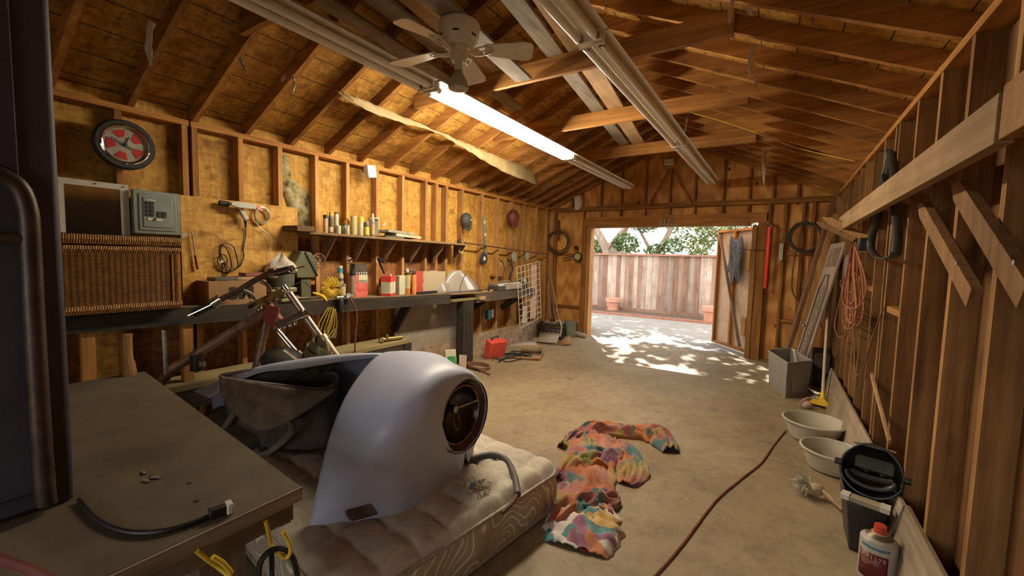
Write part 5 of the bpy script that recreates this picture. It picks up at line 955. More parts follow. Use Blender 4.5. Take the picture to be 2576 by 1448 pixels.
fo = O('fender_shell', fg, fenm, fen, solid=.005, ang=1.2)
b = bmesh.new(); b.from_mesh(fo.data); bmesh.ops.remove_doubles(b, verts=b.verts, dist=.0004); bmesh.ops.recalc_face_normals(b, faces=b.faces); b.to_mesh(fo.data); b.free(); fo.data.shade_smooth()
# slot cut through the lower front corner
sc_ = PY(903, 1290, 1.19); dv = (sc_-V((0, 0, EYE))).normalized(); ux = (PY(938, 1281, 1.19)-PY(868, 1300, 1.13)).normalized(); uy = dv.cross(ux).normalized(); 
cg = G(); pts = [(x_*(.062-.012)+.012*math.cos(a), y_*(.0265-.012)+.012*math.sin(a)) for (x_, y_, a0) in ((1, 1, 0), (-1, 1, 90), (-1, -1, 180), (1, -1, 270)) for a in [math.radians(a0+q*30) for q in range(4)]]
cg.prism(pts, sc_-dv*.12*0-(ux.cross(uy))*.12, ux, uy, .24); cut = O('cutter', cg, black)
md = fo.modifiers.new('slot', 'BOOLEAN'); md.object = cut; md.operation = 'DIFFERENCE'; md.solver = 'EXACT'
bpy.context.view_layer.update(); me2 = bpy.data.meshes.new_from_object(fo.evaluated_get(bpy.context.evaluated_depsgraph_get()))
if len(me2.vertices) > 500: fo.modifiers.clear(); fo.data = me2
else: fo.modifiers.remove(md)
bpy.data.objects.remove(cut)
fo.data.materials.clear(); fo.data.materials.append(fenm)
for p in fo.data.polygons: p.material_index = 0
# headlight bucket
hbk = P('bucket_black', (.022, .018, .017), (.05, .03, .02), 9, .22, .3, .1); fl = P('flange_brown', (.06, .035, .028), (.13, .06, .035), 10, .4, .4, .3)
O('bucket_flange', G().lathe([(.200, .004), (.203, -.006), (.190, -.022), (.168, -.040), (.160, -.038), (.156, -.045)], ringc, X_, n=56, sy=1, sx=1), fl, fen); O('chrome_rim', G().torus(ringc+V((-.035, 0, .0)), .160, .006, X_, 56, 8), P('pink_rim', (.42, .28, .22), (.2, .1, .07), 18, .3, .6, 0), fen)
O('light_bowl', G().lathe([(.158, -.035), (.150, -.06), (.12, -.09), (.06, -.115), (0, -.12)], ringc, X_, n=48), hbk, fen)
bs = G().cyl(ringc+V((-.115, 0, .02)), ringc+V((-.07, 0, .02)), .02, 14); O('bulb_socket', bs, steel, fen); O('bulb_wire', G().tube(spl([ringc+V((-.07, -.02, .0)), ringc+V((-.055, -.03, -.05)), ringc+V((-.05, -.01, -.09)), ringc+V((-.055, .02, -.06)), ringc+V((-.07, .01, .0))], 6), .0025, 6), cm['cream'], fen)
O('adjuster_arm', G().beam(ringc+V((-.075, .02, .025)), ringc+V((-.035, .15, .04)), .014, .01), steel, fen)
for a in (.3, 1.2, 2.2, 3.3, 4.1, 5.2): q = ringc+V((-.018, math.cos(a)*.18, math.sin(a)*.18)); O('flange_screw', G().cyl(q, q+V((.008, 0, 0)), .008, 8), rust, fen)
for s in (-1, 1): q = ringc+V((-.005, s*.188, .02-.03*s)); O('side_clip', G().beam(q-Z_*.02, q+Z_*.02, .012, .012), P('clip_%d' % s, (.45, .36, .32), metal=.5), fen)
# ---- canvas bag
t = T('canvas_bag', 'slumped dark canvas tool bag with gaping zip top on the mattress', 'bag', PZ(700, 1140, .27)); canv = P('dark_canvas', (.18, .15, .135), (.09, .075, .07), 9, .85, st=.6, lo=.3, hi=.7); canl = P('worn_canvas', (.32, .26, .21), (.19, .155, .125), 12, .85, st=.5)
K = .17
L1 = [(553, 946, 2.75), (600, 935, 2.70), (660, 928, 2.63), (730, 929, 2.64), (800, 931, 2.68), (846, 940, 2.62), (843, 965, 2.50), (800, 978, 2.44), (700, 968, 2.42), (620, 958, 2.52)]
L15 = [(560, 985, 2.68), (600, 975, 2.78), (660, 972, 2.72), (730, 970, 2.72), (800, 968, 2.74), (845, 985, 2.75), (842, 1005, 2.60), (800, 1015, 2.50), (705, 1015, 2.46), (620, 1000, 2.55)]
L2 = [(568, 1040, 2.62), (600, 1020, 2.8), (660, 1010, 2.9), (730, 1000, 2.9), (800, 1000, 2.85), (846, 1040, 2.7), (838, 1060, 2.55), (795, 1075, 2.46), (705, 1085, 2.42), (620, 1065, 2.50)]
L3 = [(590, 1075, 2.62), (620, 1050, 2.75), (665, 1045, 2.85), (735, 1040, 2.85), (800, 1045, 2.8), (840, 1085, 2.62), (828, 1115, 2.5), (785, 1128, 2.45), (710, 1128, 2.44), (640, 1110, 2.5)]
L4 = [(605, 1090, None), (640, 1070, None), (680, 1062, None), (740, 1055, None), (795, 1062, None), (828, 1095, None), (820, 1125, None), (785, 1140, None), (710, 1142, None), (645, 1125, None)]
loops = [[PD(a, b2, c2+K) for a, b2, c2 in L] for L in (L1, L15, L2, L3)]+[[PZ(a, b2, .28) for a, b2, _ in L4]]
cc_ = sum(loops[-1], V((0, 0, 0)))/10; loops.append([cc_+(p-cc_)*.5 for p in loops[-1]])
dense = [spl(L, 5, True) for L in loops]; n_ = len(dense[0]); rows = [spl([dense[r][k] for r in range(6)], 5) for k in range(n_)]
for k, r_ in enumerate(rows):
    for j, p in enumerate(r_):
        if 2 < j < 20: nz = noise.noise(p*9)*.022+noise.noise(p*22)*.010; r_[j] = p+(p-cc_).normalized()*nz
O('bag_body', G().grid(rows, cu=True), canv, t, solid=.004, ang=3)
O('zip_hem', G().tube([p for p in dense[0]], .011, 6, True), canl, t)
fl1 = [PD(x_, y_, d_+K-.04) for x_, y_, d_ in ((553, 946, 2.75), (620, 958, 2.52), (700, 970, 2.41), (790, 980, 2.42), (843, 975, 2.50))]; fl2 = [PD(x_, y_, d_+K-.05) for x_, y_, d_ in ((558, 1000, 2.66), (610, 1060, 2.46), (665, 1082, 2.38), (745, 1050, 2.38), (842, 985, 2.48))]
a_, b2_ = spl(fl1, 6), spl(fl2, 6); rows = [[a_[i].lerp(b2_[i], f/8)+(a_[i]-cc_).normalized()*(.015*math.sin(math.pi*f/8)+.006*noise.noise(a_[i]*15+V((f, 0, 0)))) for f in range(9)] for i in range(len(a_))]
O('front_flap', G().grid(rows), canl, t, solid=.004, ang=3)
def strap(pts, w): 
    p = spl(pts, 6); rows = []
    for i, q in enumerate(p):
        d = (p[min(i+1, len(p)-1)]-p[max(i-1, 0)]).normalized(); s = d.cross(ray(700, 1060)).normalized(); rows.append([q+s*w*a for a in (-.5, 0, .5)])
    return O('carry_strap', G().grid(rows), canl, t, solid=.004)
strap([PD(705, 1050, 2.55), PD(730, 1062, 2.52), PD(733, 1085, 2.50), PD(705, 1115, 2.50), PD(665, 1142, 2.52), PD(635, 1145, 2.54)], .035); strap([PD(592, 1035, 2.68), PD(575, 1060, 2.66), PD(560, 1090, 2.68), PD(585, 1110, 2.66)], .035)
# ================================================================ MOTORCYCLE FRONT END
D0 = 3.08
def B(x, y, d=0.): return PD(x, y, D0+d)
t = T('motorcycle_frame', 'bare motorcycle frame with long chrome forks and wide handlebar', 'motorcycle frame', (-2.9, 1.6, 0))
oldc = P('dull_chrome', (.50, .41, .30), (.28, .20, .13), 14, .32, .75, .1); orr = P('oxide_red', (.34, .055, .03), (.25, .04, .025), 14, .6)
f1 = O('fork_tube', G().cyl(B(728, 738), B(820, 868), .026, 20), oldc, t); O('fork_lower', G().cyl(B(808, 850), B(868, 935), .043, 20).cyl(B(806, 847), B(813, 857), .047, 20), oldc, f1)
f2 = O('fork_tube', G().cyl(B(650, 775, .15), B(752, 895, .15), .024, 20), chrome, t); O('fork_lower', G().cyl(B(745, 888, .15), B(785, 940, .15), .036, 18), oldc, f2)
tc1 = O('upper_triple_tree', G().beam(B(632, 770, .12), B(722, 728), .065, .05, B(728, 738)-B(820, 868)), chrome, t, bevel=.008)
for k in range(3): O('tree_fin', G().beam(B(670+3*k, 752+7*k, .02), B(712+3*k, 733+7*k, -.03), .012, .006, B(728, 738)-B(820, 868)), chrome, tc1)
for q in (B(722, 730), B(636, 770, .12)): O('tree_cap', G().cyl(q, q+(B(728, 738)-B(820, 868)).normalized()*.04, .02, 14), chrome, tc1)
tc2 = O('lower_triple_tree', G().beam(B(700, 818, -.02), B(770, 786, -.04), .07, .055, B(728, 738)-B(820, 868)), chrome, t, bevel=.008); O('pinch_bolt', G().cyl(B(762, 780, -.03), B(772, 795, -.03), .009), chrome, tc2)
for k in range(3): O('tree_bolt', G().cyl(B(712+14*k, 810-4*k, -.02), B(716+14*k, 825-4*k, -.02), .011, 12), chrome, tc2)
O('head_tube', G().cyl(B(672, 765, .06), B(715, 822, .06), .033, 18), rust, t)
O('neck_gusset', G().prism([(0, 0), (1, 0), (.62, -1.25), (-.2, -.9)], B(673, 768, .02), (B(706, 772, 0)-B(673, 768, .02)), (B(673, 768, .02)-B(673, 812, .02)), .02), orr, t)
fru = P('brown_frame_paint', (.34, .22, .13), (.18, .10, .06), 20, .45, .4, .2)
O('top_tube', G().tube([B(672, 782, .04), B(560, 850, -.1), B(430, 930, -.25)], [.034, .033, .032], 16), fru, t); O('tube_elbow', G().tube([B(432, 928, -.25), B(400, 965, -.27)], [.034, .034], 16), rust, t)
O('down_tube', G().tube([B(672, 800, .05), B(660, 860, .02), B(645, 935, 0)], .026, 14), fru, t); O('down_tube', G().tube([B(662, 800, .10), B(650, 860, .1), B(636, 935, .1)], .012, 10), rust, t)
hb = O('handlebar', G().tube(spl([B(556, 752, -.05), B(600, 730, .0), B(650, 700, .05), B(685, 684, .08)], 6), .021, 14), P('brown_bar', (.20, .12, .09), (.10, .06, .05), 20, .3, .6, 0), t)
O('bar_riser', G().tube(spl([B(655, 708, .05), B(672, 716, .05), B(684, 735, .03), B(695, 752, 0)], 5), .014, 12), oldc, t); O('bar_riser', G().tube(spl([B(612, 730, .0), B(630, 738, .03), B(645, 755, .08), B(655, 772, .1)], 5), .014, 12), oldc, t)
for s, (a, b2, c2, d2) in enumerate(((B(558, 750, -.05), B(536, 764, -.06), B(534, 765, -.06), B(488, 787, -.08)), (B(680, 686, .08), B(696, 686, .08), B(698, 685, .08), B(738, 676, .08)))):
    sw = O('switch_clamp', G().cyl(a, b2, .040, 16), chrome, hb, bevel=.002)
    gr = O('grip', G().cyl(c2, d2, .029, 18), black, t); ud = (d2-c2).normalized(); uu = ud.cross(ray(620, 720)).normalized(); vv = uu.cross(ud).normalized()
    if vv.dot(ray(620, 720)) > 0: vv = -vv
    for k in range(4):
        for m_ in (-1, 1): q = c2.lerp(d2, .2+.2*k)+vv*.026+uu*.012*m_; O('grip_stud', G().ball(q, .0045, 8), chrome, gr)
    O('lever', G().tube(spl([a+vv*.02-uu*.02*0, b2+vv*.03, d2+vv*.04+ud*(.02 if s == 0 else .10)], 5), [.006]*10+[.009], 8), chrome, hb)
O('mirror_ring', G().torus(B(733, 678, .02), .02, .003, ray(733, 678), 24, 6), chrome, hb)
# things around the bike
rn = random.Random(6); rows = []
for i in range(18): rows.append([PD(800, 885, 2.85)+V((math.cos(a)*.13*(1-i/17)**.5*(1+.15*math.sin(5*a)), math.sin(a)*.10*(1-i/17)**.5, -.10+.20*(i/17)**.8+.02*math.sin(a*4+i))) for a in [k*math.pi/12 for k in range(24)]])
O('olive_rag', G().grid(rows, cv=True), P('olive_rag', (.22, .19, .10), (.10, .085, .04), 16, .9, st=.8), label='crumpled olive rag behind the motorcycle fork', cat='rag')
O('dark_sack', G().ball(PD(710, 905, 3.0), .13, 20, (1.3, 1, .7)), P('sack_dark', (.04, .04, .03), (.02, .02, .015), 8, .8, st=.6), label='dark sack on the floor behind the left fork', cat='sack'); O('bent_rod', G().tube([PD(715, 880, 2.85), PD(750, 905, 2.85)], .01, 8), oldc, label='short pale rod behind the left fork', cat='rod')
q = PX(496, 912, -3.3); t = T('oil_can', 'small dark can with pale markings on the floor by the frame', 'can', q); O('can_body', G().lathe([(0, -.05), (.04, -.05), (.04, .05), (0, .05)], q, n=20), black, t); text('lettering', '88', .05, q+V((.035, -.012, -.02)), V((.55, .83, 0)), Z_, cm['cream'], t)
O('paddle_handle', G().tube(spl([PX(321, 840, -3.2), PX(322, 890, -3.2), PX(328, 925, -3.18), PX(326, 960, -3.18)], 5), [.022]*8+[.026]*3+[.03]*5, 10), wz2, label='pale curved wooden handle standing under the bench', cat='handle')
wire('grey_pole', 'thin grey pole standing under the bench', [PX(412, 830, -3.3), PX(417, 940, -3.3)], .012, steel, 'pole', n=1)
for k in range(2): O('dark_lumber', G().beam((-3.35+.1*k, .9, .06+.05*k), (-3.40+.1*k, 3.0, .06+.05*k), .12, .05), WOOD('dark_lumber_%d' % k, 'y', (.10, .06, .035), (.04, .025, .015)), label=('dark plank on the floor under the bench, nearer the wall' if k == 0 else 'dark plank on the floor under the bench, nearer the mattress'), cat='plank', group='dark planks under the bench')
# ================================================================ TOWEL AND FLOOR CENTRE
def towelm(white_):
    m, nt, b = nodes('towel_print_%d' % white_); mp = coords(nt, (1, 1, 1), False); n = noise_t(nt, mp, 5, 2)
    vm = N(nt, 'ShaderNodeMix', data_type='VECTOR'); vm.inputs[0].default_value = .25; nt.links.new(mp.outputs[0], vm.inputs[4]); nt.links.new(n.outputs['Color'], vm.inputs[5])
    v = N(nt, 'ShaderNodeTexVoronoi'); v.inputs['Scale'].default_value = 11; nt.links.new(vm.outputs[1], v.inputs['Vector']); sp = N(nt, 'ShaderNodeSeparateColor'); nt.links.new(v.outputs['Color'], sp.inputs[0])
    pal = [(.46, .16, .045), (.06, .14, .14), (.32, .20, .045), (.20, .08, .13), (.42, .16, .12), (.22, .21, .05), (.42, .13, .045), (.30, .09, .08)] if not white_ else [(.66, .60, .54), (.08, .24, .26), (.66, .60, .54), (.55, .22, .10), (.68, .62, .56), (.30, .13, .20), (.64, .57, .50), (.62, .40, .14)]
    r = N(nt, 'ShaderNodeValToRGB'); r.color_ramp.interpolation = 'CONSTANT'; el = r.color_ramp.elements
    while len(el) < 8: el.new(.5)
    for i, (e, c) in enumerate(zip(el, pal)): e.position = i/8; e.color = c+(1,)
    nt.links.new(sp.outputs[0], r.inputs[0]); v2 = N(nt, 'ShaderNodeTexVoronoi', feature='DISTANCE_TO_EDGE'); v2.inputs['Scale'].default_value = 11; nt.links.new(vm.outputs[1], v2.inputs['Vector'])
    e = ramp(nt, v2.outputs[0], [(.010, (.55, .55, .55)), (.022, (0, 0, 0))]); c = mixc(nt, r.outputs[0], (.50, .40, .28), e.outputs[0]); nd = noise_t(nt, mp, 6, 4); dr = ramp(nt, nd.outputs[0], [(.3, (.6, .55, .5)), (.6, (1, 1, 1))]); c = mixc(nt, c, dr.outputs[0], .8, 'MULTIPLY')
    nt.links.new(c, b.inputs['Base Color']); b.inputs['Roughness'].default_value = .9; b.inputs['Sheen Weight'].default_value = .3; return m
t = T('beach_towel', 'crumpled brightly patterned beach towel on the concrete floor', 'towel', PZ(1490, 1230))
def lobe(name, path, ws, hs, mat, seed, folds=5, amp=.02):
    p = spl([PZ(*q) for q in path], 9); n = len(p); rows = []
    for i, q in enumerate(p):
        f = i/(n-1)*(len(ws)-1); k = min(int(f), len(ws)-2); w = ws[k]*(1-f+k)+ws[k+1]*(f-k); h = hs[k]*(1-f+k)+hs[k+1]*(f-k); d = (p[min(i+1, n-1)]-p[max(i-1, 0)]).normalized(); s = d.cross(Z_)
        row = []
        for j in range(25):
            a = j/12-1; e = max(0, 1-abs(a)**2.6); wob = 1+.22*noise.noise(V((i*.24, 3*math.copysign(1, a), seed)))
            z = h*e**.5*(.70+.75*noise.noise(V((i*.20, a*3.2, seed+5))))+amp*e*(abs(math.sin(folds*a*1.9+i*.16+2.5*noise.noise(V((i*.10, a*1.5, seed)))))**.6)
            row.append(q+s*w/2*a*wob+Z_*max(.003, z))
        rows.append(row)
    return O(name, G().grid(rows), mat, t, solid=.004, ang=3)
tm0, tm1 = towelm(0), towelm(1)
lobe('patterned_fold', [(1478, 1300), (1470, 1240), (1484, 1180), (1490, 1130), (1485, 1098)], [.33, .37, .39, .42, .36], [.06, .07, .085, .09, .05], tm0, 1); lobe('white_end', [(1448, 1385), (1460, 1350), (1470, 1310), (1480, 1280)], [.34, .42, .42, .36], [.02, .06, .075, .05], tm1, 2)
lobe('middle_fold', [(1400, 1215), (1450, 1180), (1500, 1165), (1560, 1150)], [.14, .26, .28, .12], [.06, .10, .11, .05], tm0, 7, 3, .03); lobe('lower_fold', [(1395, 1330), (1440, 1290), (1500, 1270), (1555, 1262)], [.10, .20, .22, .10], [.05, .09, .085, .04], tm0, 8, 3, .03)
lobe('upper_fold', [(1415, 1130), (1470, 1098), (1540, 1092), (1610, 1096), (1660, 1110), (1688, 1140)], [.10, .16, .17, .20, .24, .14], [.06, .10, .10, .10, .11, .05], tm0, 3, 3, .025); lobe('side_fold', [(1540, 1120), (1575, 1150), (1590, 1190), (1575, 1222)], [.2, .26, .24, .12], [.07, .06, .05, .02], tm0, 4, 4)
quad('red_leaf', 'small bright red leaf beside the towel end', [PZ(1448, 1378)+Z_*.004, PZ(1482, 1392)+Z_*.004, PZ(1470, 1382)+Z_*.012, PZ(1458, 1376)+Z_*.01], P('leaf_red', (.6, .06, .03)), 'leaf', .001)
wire('extension_cord', 'dark red extension cord running over the floor to the basins', [PZ(1600, 1500)+Z_*.006, PZ(1650, 1448)+Z_*.006, PZ(1718, 1370)+Z_*.006, PZ(1800, 1262)+Z_*.006, PZ(1862, 1208)+Z_*.006, PZ(1915, 1165)+Z_*.006, PZ(1945, 1122)+Z_*.006, PZ(1975, 1085)+Z_*.006], .0065, P('cord_red', (.22, .06, .035), (.16, .045, .03), 20, .5), 'cord')
# ================================================================ RIGHT SIDE
bp = WOOD('weathered_base_board', 'y', (.44, .36, .27), (.26, .20, .14), knots=.2)
O('base_board', G().beam((.55, 2.72, .165), (.525, 5.95, .165), .016, .34, V((.22, 0, 1))), bp, label='long weathered board leaning along the right wall foot', cat='board', group='boards leaning at the right wall foot'); O('base_board', G().beam((.565, 1.45, .17), (.56, 2.70, .17), .016, .36, V((.18, 0, 1))), bp, label='nearer grey board leaning at the right wall foot', cat='board', group='boards leaning at the right wall foot')
bas = P('basin_plastic', (.50, .47, .38), (.42, .38, .29), 3, .35, 0, 0)
def basin(lab, c, r, h): 
    t = T('wash_basin', lab, 'basin', c, 'plastic basins on the floor'); O('basin_shell', G().lathe([(0, 0), (r*.62, 0), (r*.72, .01), (r*.93, h*.9), (r*.95, h), (r*.92, h), (r*.70, .016), (0, .012)], c, n=48), bas, t); O('basin_rim', G().torus(V(c)+Z_*h, r*.965, .009, Z_, 56, 8), bas, t)
q = PZ(2048, 1057, .16); basin('larger cream plastic basin on the floor', (q.x, q.y, 0), .235, .16); q = PZ(2096, 1130, .15); basin('smaller cream plastic basin in front of the larger one', (q.x, q.y, 0), .205, .15)
# tote
nc, lc, rc = PZ(1975, 1001), PZ(1930, 960), PZ(2049, 992); u = (rc-nc).normalized(); w = (lc-nc).normalized(); Lu, Lw = .34, .60; tt = T('storage_tote', 'grey brown plastic storage tote by the right wall', 'tote', nc+u*Lu/2+w*Lw/2); tom = P('tote_plastic', (.30, .27, .24), (.25, .22, .19), 4, .5, 0, 0)
def rr(f, z, ins=0): 
    c = nc+u*Lu/2+w*Lw/2; return [c+u*(a*(Lu/2*f-ins))+w*(b2*(Lw/2*f-ins))+Z_*z for a, b2 in ((-1, -1), (1, -1), (1, 1), (-1, 1))]
Htt = .40; O('tote_body', G().grid([rr(1, 0), rr(1.14, Htt), rr(1.20, Htt), rr(1.20, Htt+.02), rr(1.12, Htt+.02), rr(.98, .02), rr(.02, .015)], cv=True), tom, tt, bevel=.006); O('tote_panel', G().frame(nc+u*Lu*.5-w*.026+Z_*.2, u, w, Z_, Lu*.55, .012, .28), tom, tt, bevel=.004); O('tote_foot', G().grid([rr(1, 0), rr(.01, .002)], cv=True), tom, tt)
# broom
pb = PZ(2068, 1012, .06); pt = PX(2086, 724, .54); t = T('shop_broom', 'pole with white shaft, black grip and yellow head standing by the right wall', 'broom', (pb.x, pb.y, 0)); dd = (pt-pb).normalized(); O('shaft', G().cyl(pb+dd*.10, pt-dd*.14, .015, 14), P('shaft_cream', (.58, .50, .36), (.5, .42, .3), 10, .5), t); O('grip', G().cyl(pt-dd*.15, pt, .019, 14), black, t)
O('head_socket', G().cyl(pb, pb+dd*.13, .024, 14, .018), yellow, t); O('head_block', G().prism([(-.11, -.03), (.11, -.03), (.03, .05), (-.03, .05)], pb+V((-.02, -.012, 0)), V((.9, -.3, 0)).normalized(), Z_, -.03), yellow, t); g = G(); rn = random.Random(9)
for k in range(90): q = pb+V((.9, -.3, 0)).normalized()*rn.uniform(-.13, .13)+V((rn.gauss(0, .012), rn.gauss(0, .012), -.03)); g.tube([q, V((q.x+rn.gauss(0, .015), q.y+rn.gauss(0, .015), .004))], .003, 4)
O('bristles', g, P('bristle', (.06, .04, .03)), t)
q = PZ(2028, 1022, .02); O('pink_rag', G().ball(q+Z_*.02, .05, 12, (1.1, .8, .9)), P('pink_cloth', (.55, .30, .26), (.45, .4, .34), 22, .8, st=.8), label='small pink and white scrap left of the yellow broom head', cat='scrap'); wire('pink_strap', 'thin pink strap looping over the scrap by the broom', [q+V((-.07, -.03, .005)), q+V((-.03, -.02, .07)), q+V((.02, 0, .10)), q+V((.10, .02, .09))], .006, P('pink_b', (.55, .34, .28)), 'strap')
# bin, helmet, mop, can
t = T('plastic_bin', 'black plastic bin with a pale batten across its top in the near right corner', 'bin', (.49, 2.95, 0)); x0, x1, y0, y1, hh = .365, .535, 2.74, 3.04, .27
binm = P('bin_black', (.035, .032, .035), (.02, .018, .02), 10, .45, 0, .1)
O('bin_body', G().grid([[V((x0+.03, y0+.03, .004)), V((x1-.03, y0+.03, .004)), V((x1-.03, y1-.03, .004)), V((x0+.03, y1-.03, .004))], [V((x0, y0, hh)), V((x1, y0, hh)), V((x1, y1, hh)), V((x0, y1, hh))], [V((x0+.012, y0+.012, hh)), V((x1-.012, y0+.012, hh)), V((x1-.012, y1-.012, hh)), V((x0+.012, y1-.012, hh))], [V((x0+.04, y0+.04, .01)), V((x1-.04, y0+.04, .01)), V((x1-.04, y1-.04, .01)), V((x0+.04, y1-.04, .01))]], cv=True), binm, t, bevel=.01)
O('pale_batten', G().beam((x0-.015, y0+.05, hh+.012), (x1-.0, y0-.005, hh+.012), .06, .022), P('batten_cream', (.42, .36, .25), (.3, .25, .16), 8, .7), t); O('tape_patch', G().beam((x0-.017, y0+.05, hh+.014), (x0+.018, y0+.04, hh+.014), .064, .024), white, t); O('tape_patch', G().beam((x1-.035, y0+.004, hh+.014), (x1+.002, y0-.005, hh+.014), .064, .024), white, t)
hc = V((.475, 2.88, .41)); t = T('welding_helmet', 'black welding helmet lying on the bin with its inside showing', 'helmet', hc); rows = []; fd = V((-.25, -.9, .36)).normalized(); sx_ = V((1, -.25, 0)).normalized(); sz_ = sx_.cross(fd).normalized()
if sz_.z < 0: sz_ = -sz_
for i in range(12):
    th = math.pi/2*i/11; rows.append([hc-fd*(.13*math.sin(th))+sx_*(.128*math.cos(a)*(math.cos(th)**.6)*(1-.08*math.sin(a)))+sz_*((.135*math.sin(a)-.0)*(math.cos(th)**.6)) for a in [2*math.pi*k/32 for k in range(32)]])
hm_ = P('helmet_black', (.022, .020, .019), (.012, .011, .011), 7, .35, 0, .1); O('helmet_shell', G().grid(rows, cv=True), hm_, t, solid=.005); O('shell_rim', G().tube(rows[0], .007, 8, True), hm_, t)
O('lens_frame', G().frame(hc-fd*.10+sz_*.035, sx_, sz_, fd, .17, .075, .02), P('lens_dark', (.10, .075, .04), (.05, .04, .02), 5, .2, 0, 0), t, bevel=.006); O('head_band', G().tube([hc+fd*.01+sx_*.10*math.cos(a)-sz_*.03+sz_*.06*math.sin(a) for a in [k*math.pi/12+math.pi for k in range(13)]], .012, 8), black, t); O('forehead_pad', G().tube([hc-fd*.03+sx_*.09*math.cos(a)+sz_*.02*math.sin(a)-sz_*.02 for a in [k*math.pi/12+math.pi for k in range(13)]], .016, 8), blackr, t)
for s in (-1, 1): O('side_knob', G().cyl(hc+sx_*.125*s, hc+sx_*.155*s, .018, 12), black, t)
O('helmet_top', G().beam(hc+sz_*.125-fd*.02-sx_*.09, hc+sz_*.125-fd*.02+sx_*.09, .03, .012, sz_), P('visor_tan', (.30, .22, .14)), t, bevel=.004)
q = PZ(2040, 1232, .05); t = T('string_mop', 'string mop head lying on the floor with its handle under the bin', 'mop', (q.x, q.y, 0)); O('mop_handle', G().cyl(q+V((.05, .02, .02)), V((.40, 3.10, .05)), .013, 10), wpale, t); O('mop_head', G().ball(q+V((.03, .01, .01)), .042, 16, (1.1, .8, .9)), P('mop_tan', (.42, .34, .22), (.3, .22, .14), 20, .9, st=.6), t); rn = random.Random(12)
for m_, nm in ((P('mop_string', (.50, .43, .33)), 'mop_strings'), (P('mop_green', (.07, .17, .13)), 'green_strings')):
    g = G()
    for k in range(34 if nm == 'mop_strings' else 10):
        a = math.pi+rn.gauss(0, .6); L = rn.uniform(.06, .12); p0_ = q+V((0, 0, .015)); p2 = p0_+V((math.cos(a)*L, math.sin(a)*L*.9+.02, rn.uniform(-.045, .04))); p2.z = max(.006, p2.z); g.tube(spl([p0_, p0_.lerp(p2, .5)+V((0, 0, rn.uniform(0, .03))), p2], 4), .0035, 5)
    O(nm, g, m_, t)
c = V((.478, 2.585, 0)); cr_ = .072; t = T('solvent_can', 'white and maroon can lettered DRR1170 with red cap on the floor', 'can', c)
O('can_body', G().lathe([(0, 0), (cr_*.98, 0), (cr_, .006), (cr_, .195), (cr_*.97, .20), (cr_*.45, .228), (cr_*.42, .232), (0, .232)], c, n=40), P('can_paper', (.46, .44, .40), (.4, .37, .32), 5, .4, 0, 0), t)
O('cone_top', G().lathe([(cr_*.99, .198), (cr_*.45, .229)], c, n=40), P('tin_brown', (.16, .12, .07), (.10, .075, .045), 9, .4, .5), t); O('red_cap', G().lathe([(.024, .230), (.026, .232), (.023, .268), (0, .270)], c, n=24), P('cap_red2', (.62, .07, .03), rough=.4, st=0), t)
va = math.atan2(-c.y, -c.x)
def arc(name, a0, a1, z0, z1, m_, r=cr_+.0008): 
    rows = [[c+V((math.cos(a)*r, math.sin(a)*r, z)) for z in (z0, z1)] for a in [va+a0+(a1-a0)*k/16 for k in range(17)]]; return O(name, G().grid(rows), m_, t, solid=.0005)
arc('maroon_label', -1.15, .55, .022, .150, P('maroon', (.16, .012, .02), (.12, .01, .016), 6, .4, 0, 0)); arc('blue_band', -1.0, .6, .172, .184, P('label_blue', (.08, .25, .42), st=0))
def arctext(s, a0, z, size, m_, r=cr_+.0022, sp_=.62):
    for k, ch in enumerate(s):
        if ch == ' ': continue
        a = va+a0+k*size*sp_/r; o = c+V((math.cos(a)*r, math.sin(a)*r, z)); text('lettering', ch, size, o, V((-math.sin(a), math.cos(a), 0)), Z_, m_, t, .0004)
arctext('DRR1170', -1.02, .122, .026, cm['white'], sp_=.60)
for k in range(4): arc('small_print', -1.0+.05*k, -.15-.1*k, .112-.007*k, .1135-.007*k, cm['white'], cr_+.0016)
# boards in the right corner
O('leaning_plank', G().beam((.10, 6.93, .02), (.535, 6.93, 2.36), .20, .035, V((1, .1, 0))), WOOD('dark_plank', 'z', (.24, .12, .05), (.12, .055, .02)), label='tall dark brown plank leaning in the right corner, leftmost', cat='plank', group='planks leaning in the right corner'); O('leaning_plank', G().beam((.17, 6.75, .02), (.56, 6.78, 2.14), .03, .06, V((1, .1, 0))), wz2, label='narrow light edged plank leaning beside the dark one', cat='plank', group='planks leaning in the right corner')
TL, TR, BL_, BR_ = PY(2090, 614, 6.45), PY(2133, 606, 6.05), PY(2005, 880, 6.62), PY(2058, 898, 6.22); un = (TR-TL).normalized(); vn = (TL-BL_).normalized(); hgt = (TL-BL_).length*1.32; wid = .36; nn = un.cross(vn).normalized()
if nn.y > 0: nn = -nn
pan = T('carved_panel', 'pale carved wooden panel with scrollwork leaning by the right wall', 'carved panel', BL_); pw = WOOD('limed_wood', 'z', (.44, .34, .26), (.30, .22, .16), knots=.05); org = TL-vn*hgt
if org.z < .02: org = org+vn*((.02-org.z)/vn.z); hgt = (TL-org).length
O('panel_board', G().frame(org+un*wid/2+vn*hgt/2-nn*.012, un, vn, nn, wid, hgt, .024), pw, pan, bevel=.003)
for (a, b2, c2, d2) in ((.07, .05, .29, .72*hgt),): 
    pts = [(a, b2), (c2, b2), (c2, d2*.96), (c2-.05, d2*1.03), (c2-.05, d2*1.08), (a+.05, d2*1.08), (a+.05, d2*1.03), (a, d2*.96)]
    O('panel_moulding', G().tube([org+un*p[0]+vn*p[1]+nn*.004 for p in pts], .007, 6, True), P('dark_line', (.10, .07, .05)), pan); pts2 = [(p[0]*.80+.036, p[1]*.985+.01) for p in pts]; O('panel_moulding', G().tube([org+un*p[0]+vn*p[1]+nn*.004 for p in pts2], .005, 6, True), pw, pan)
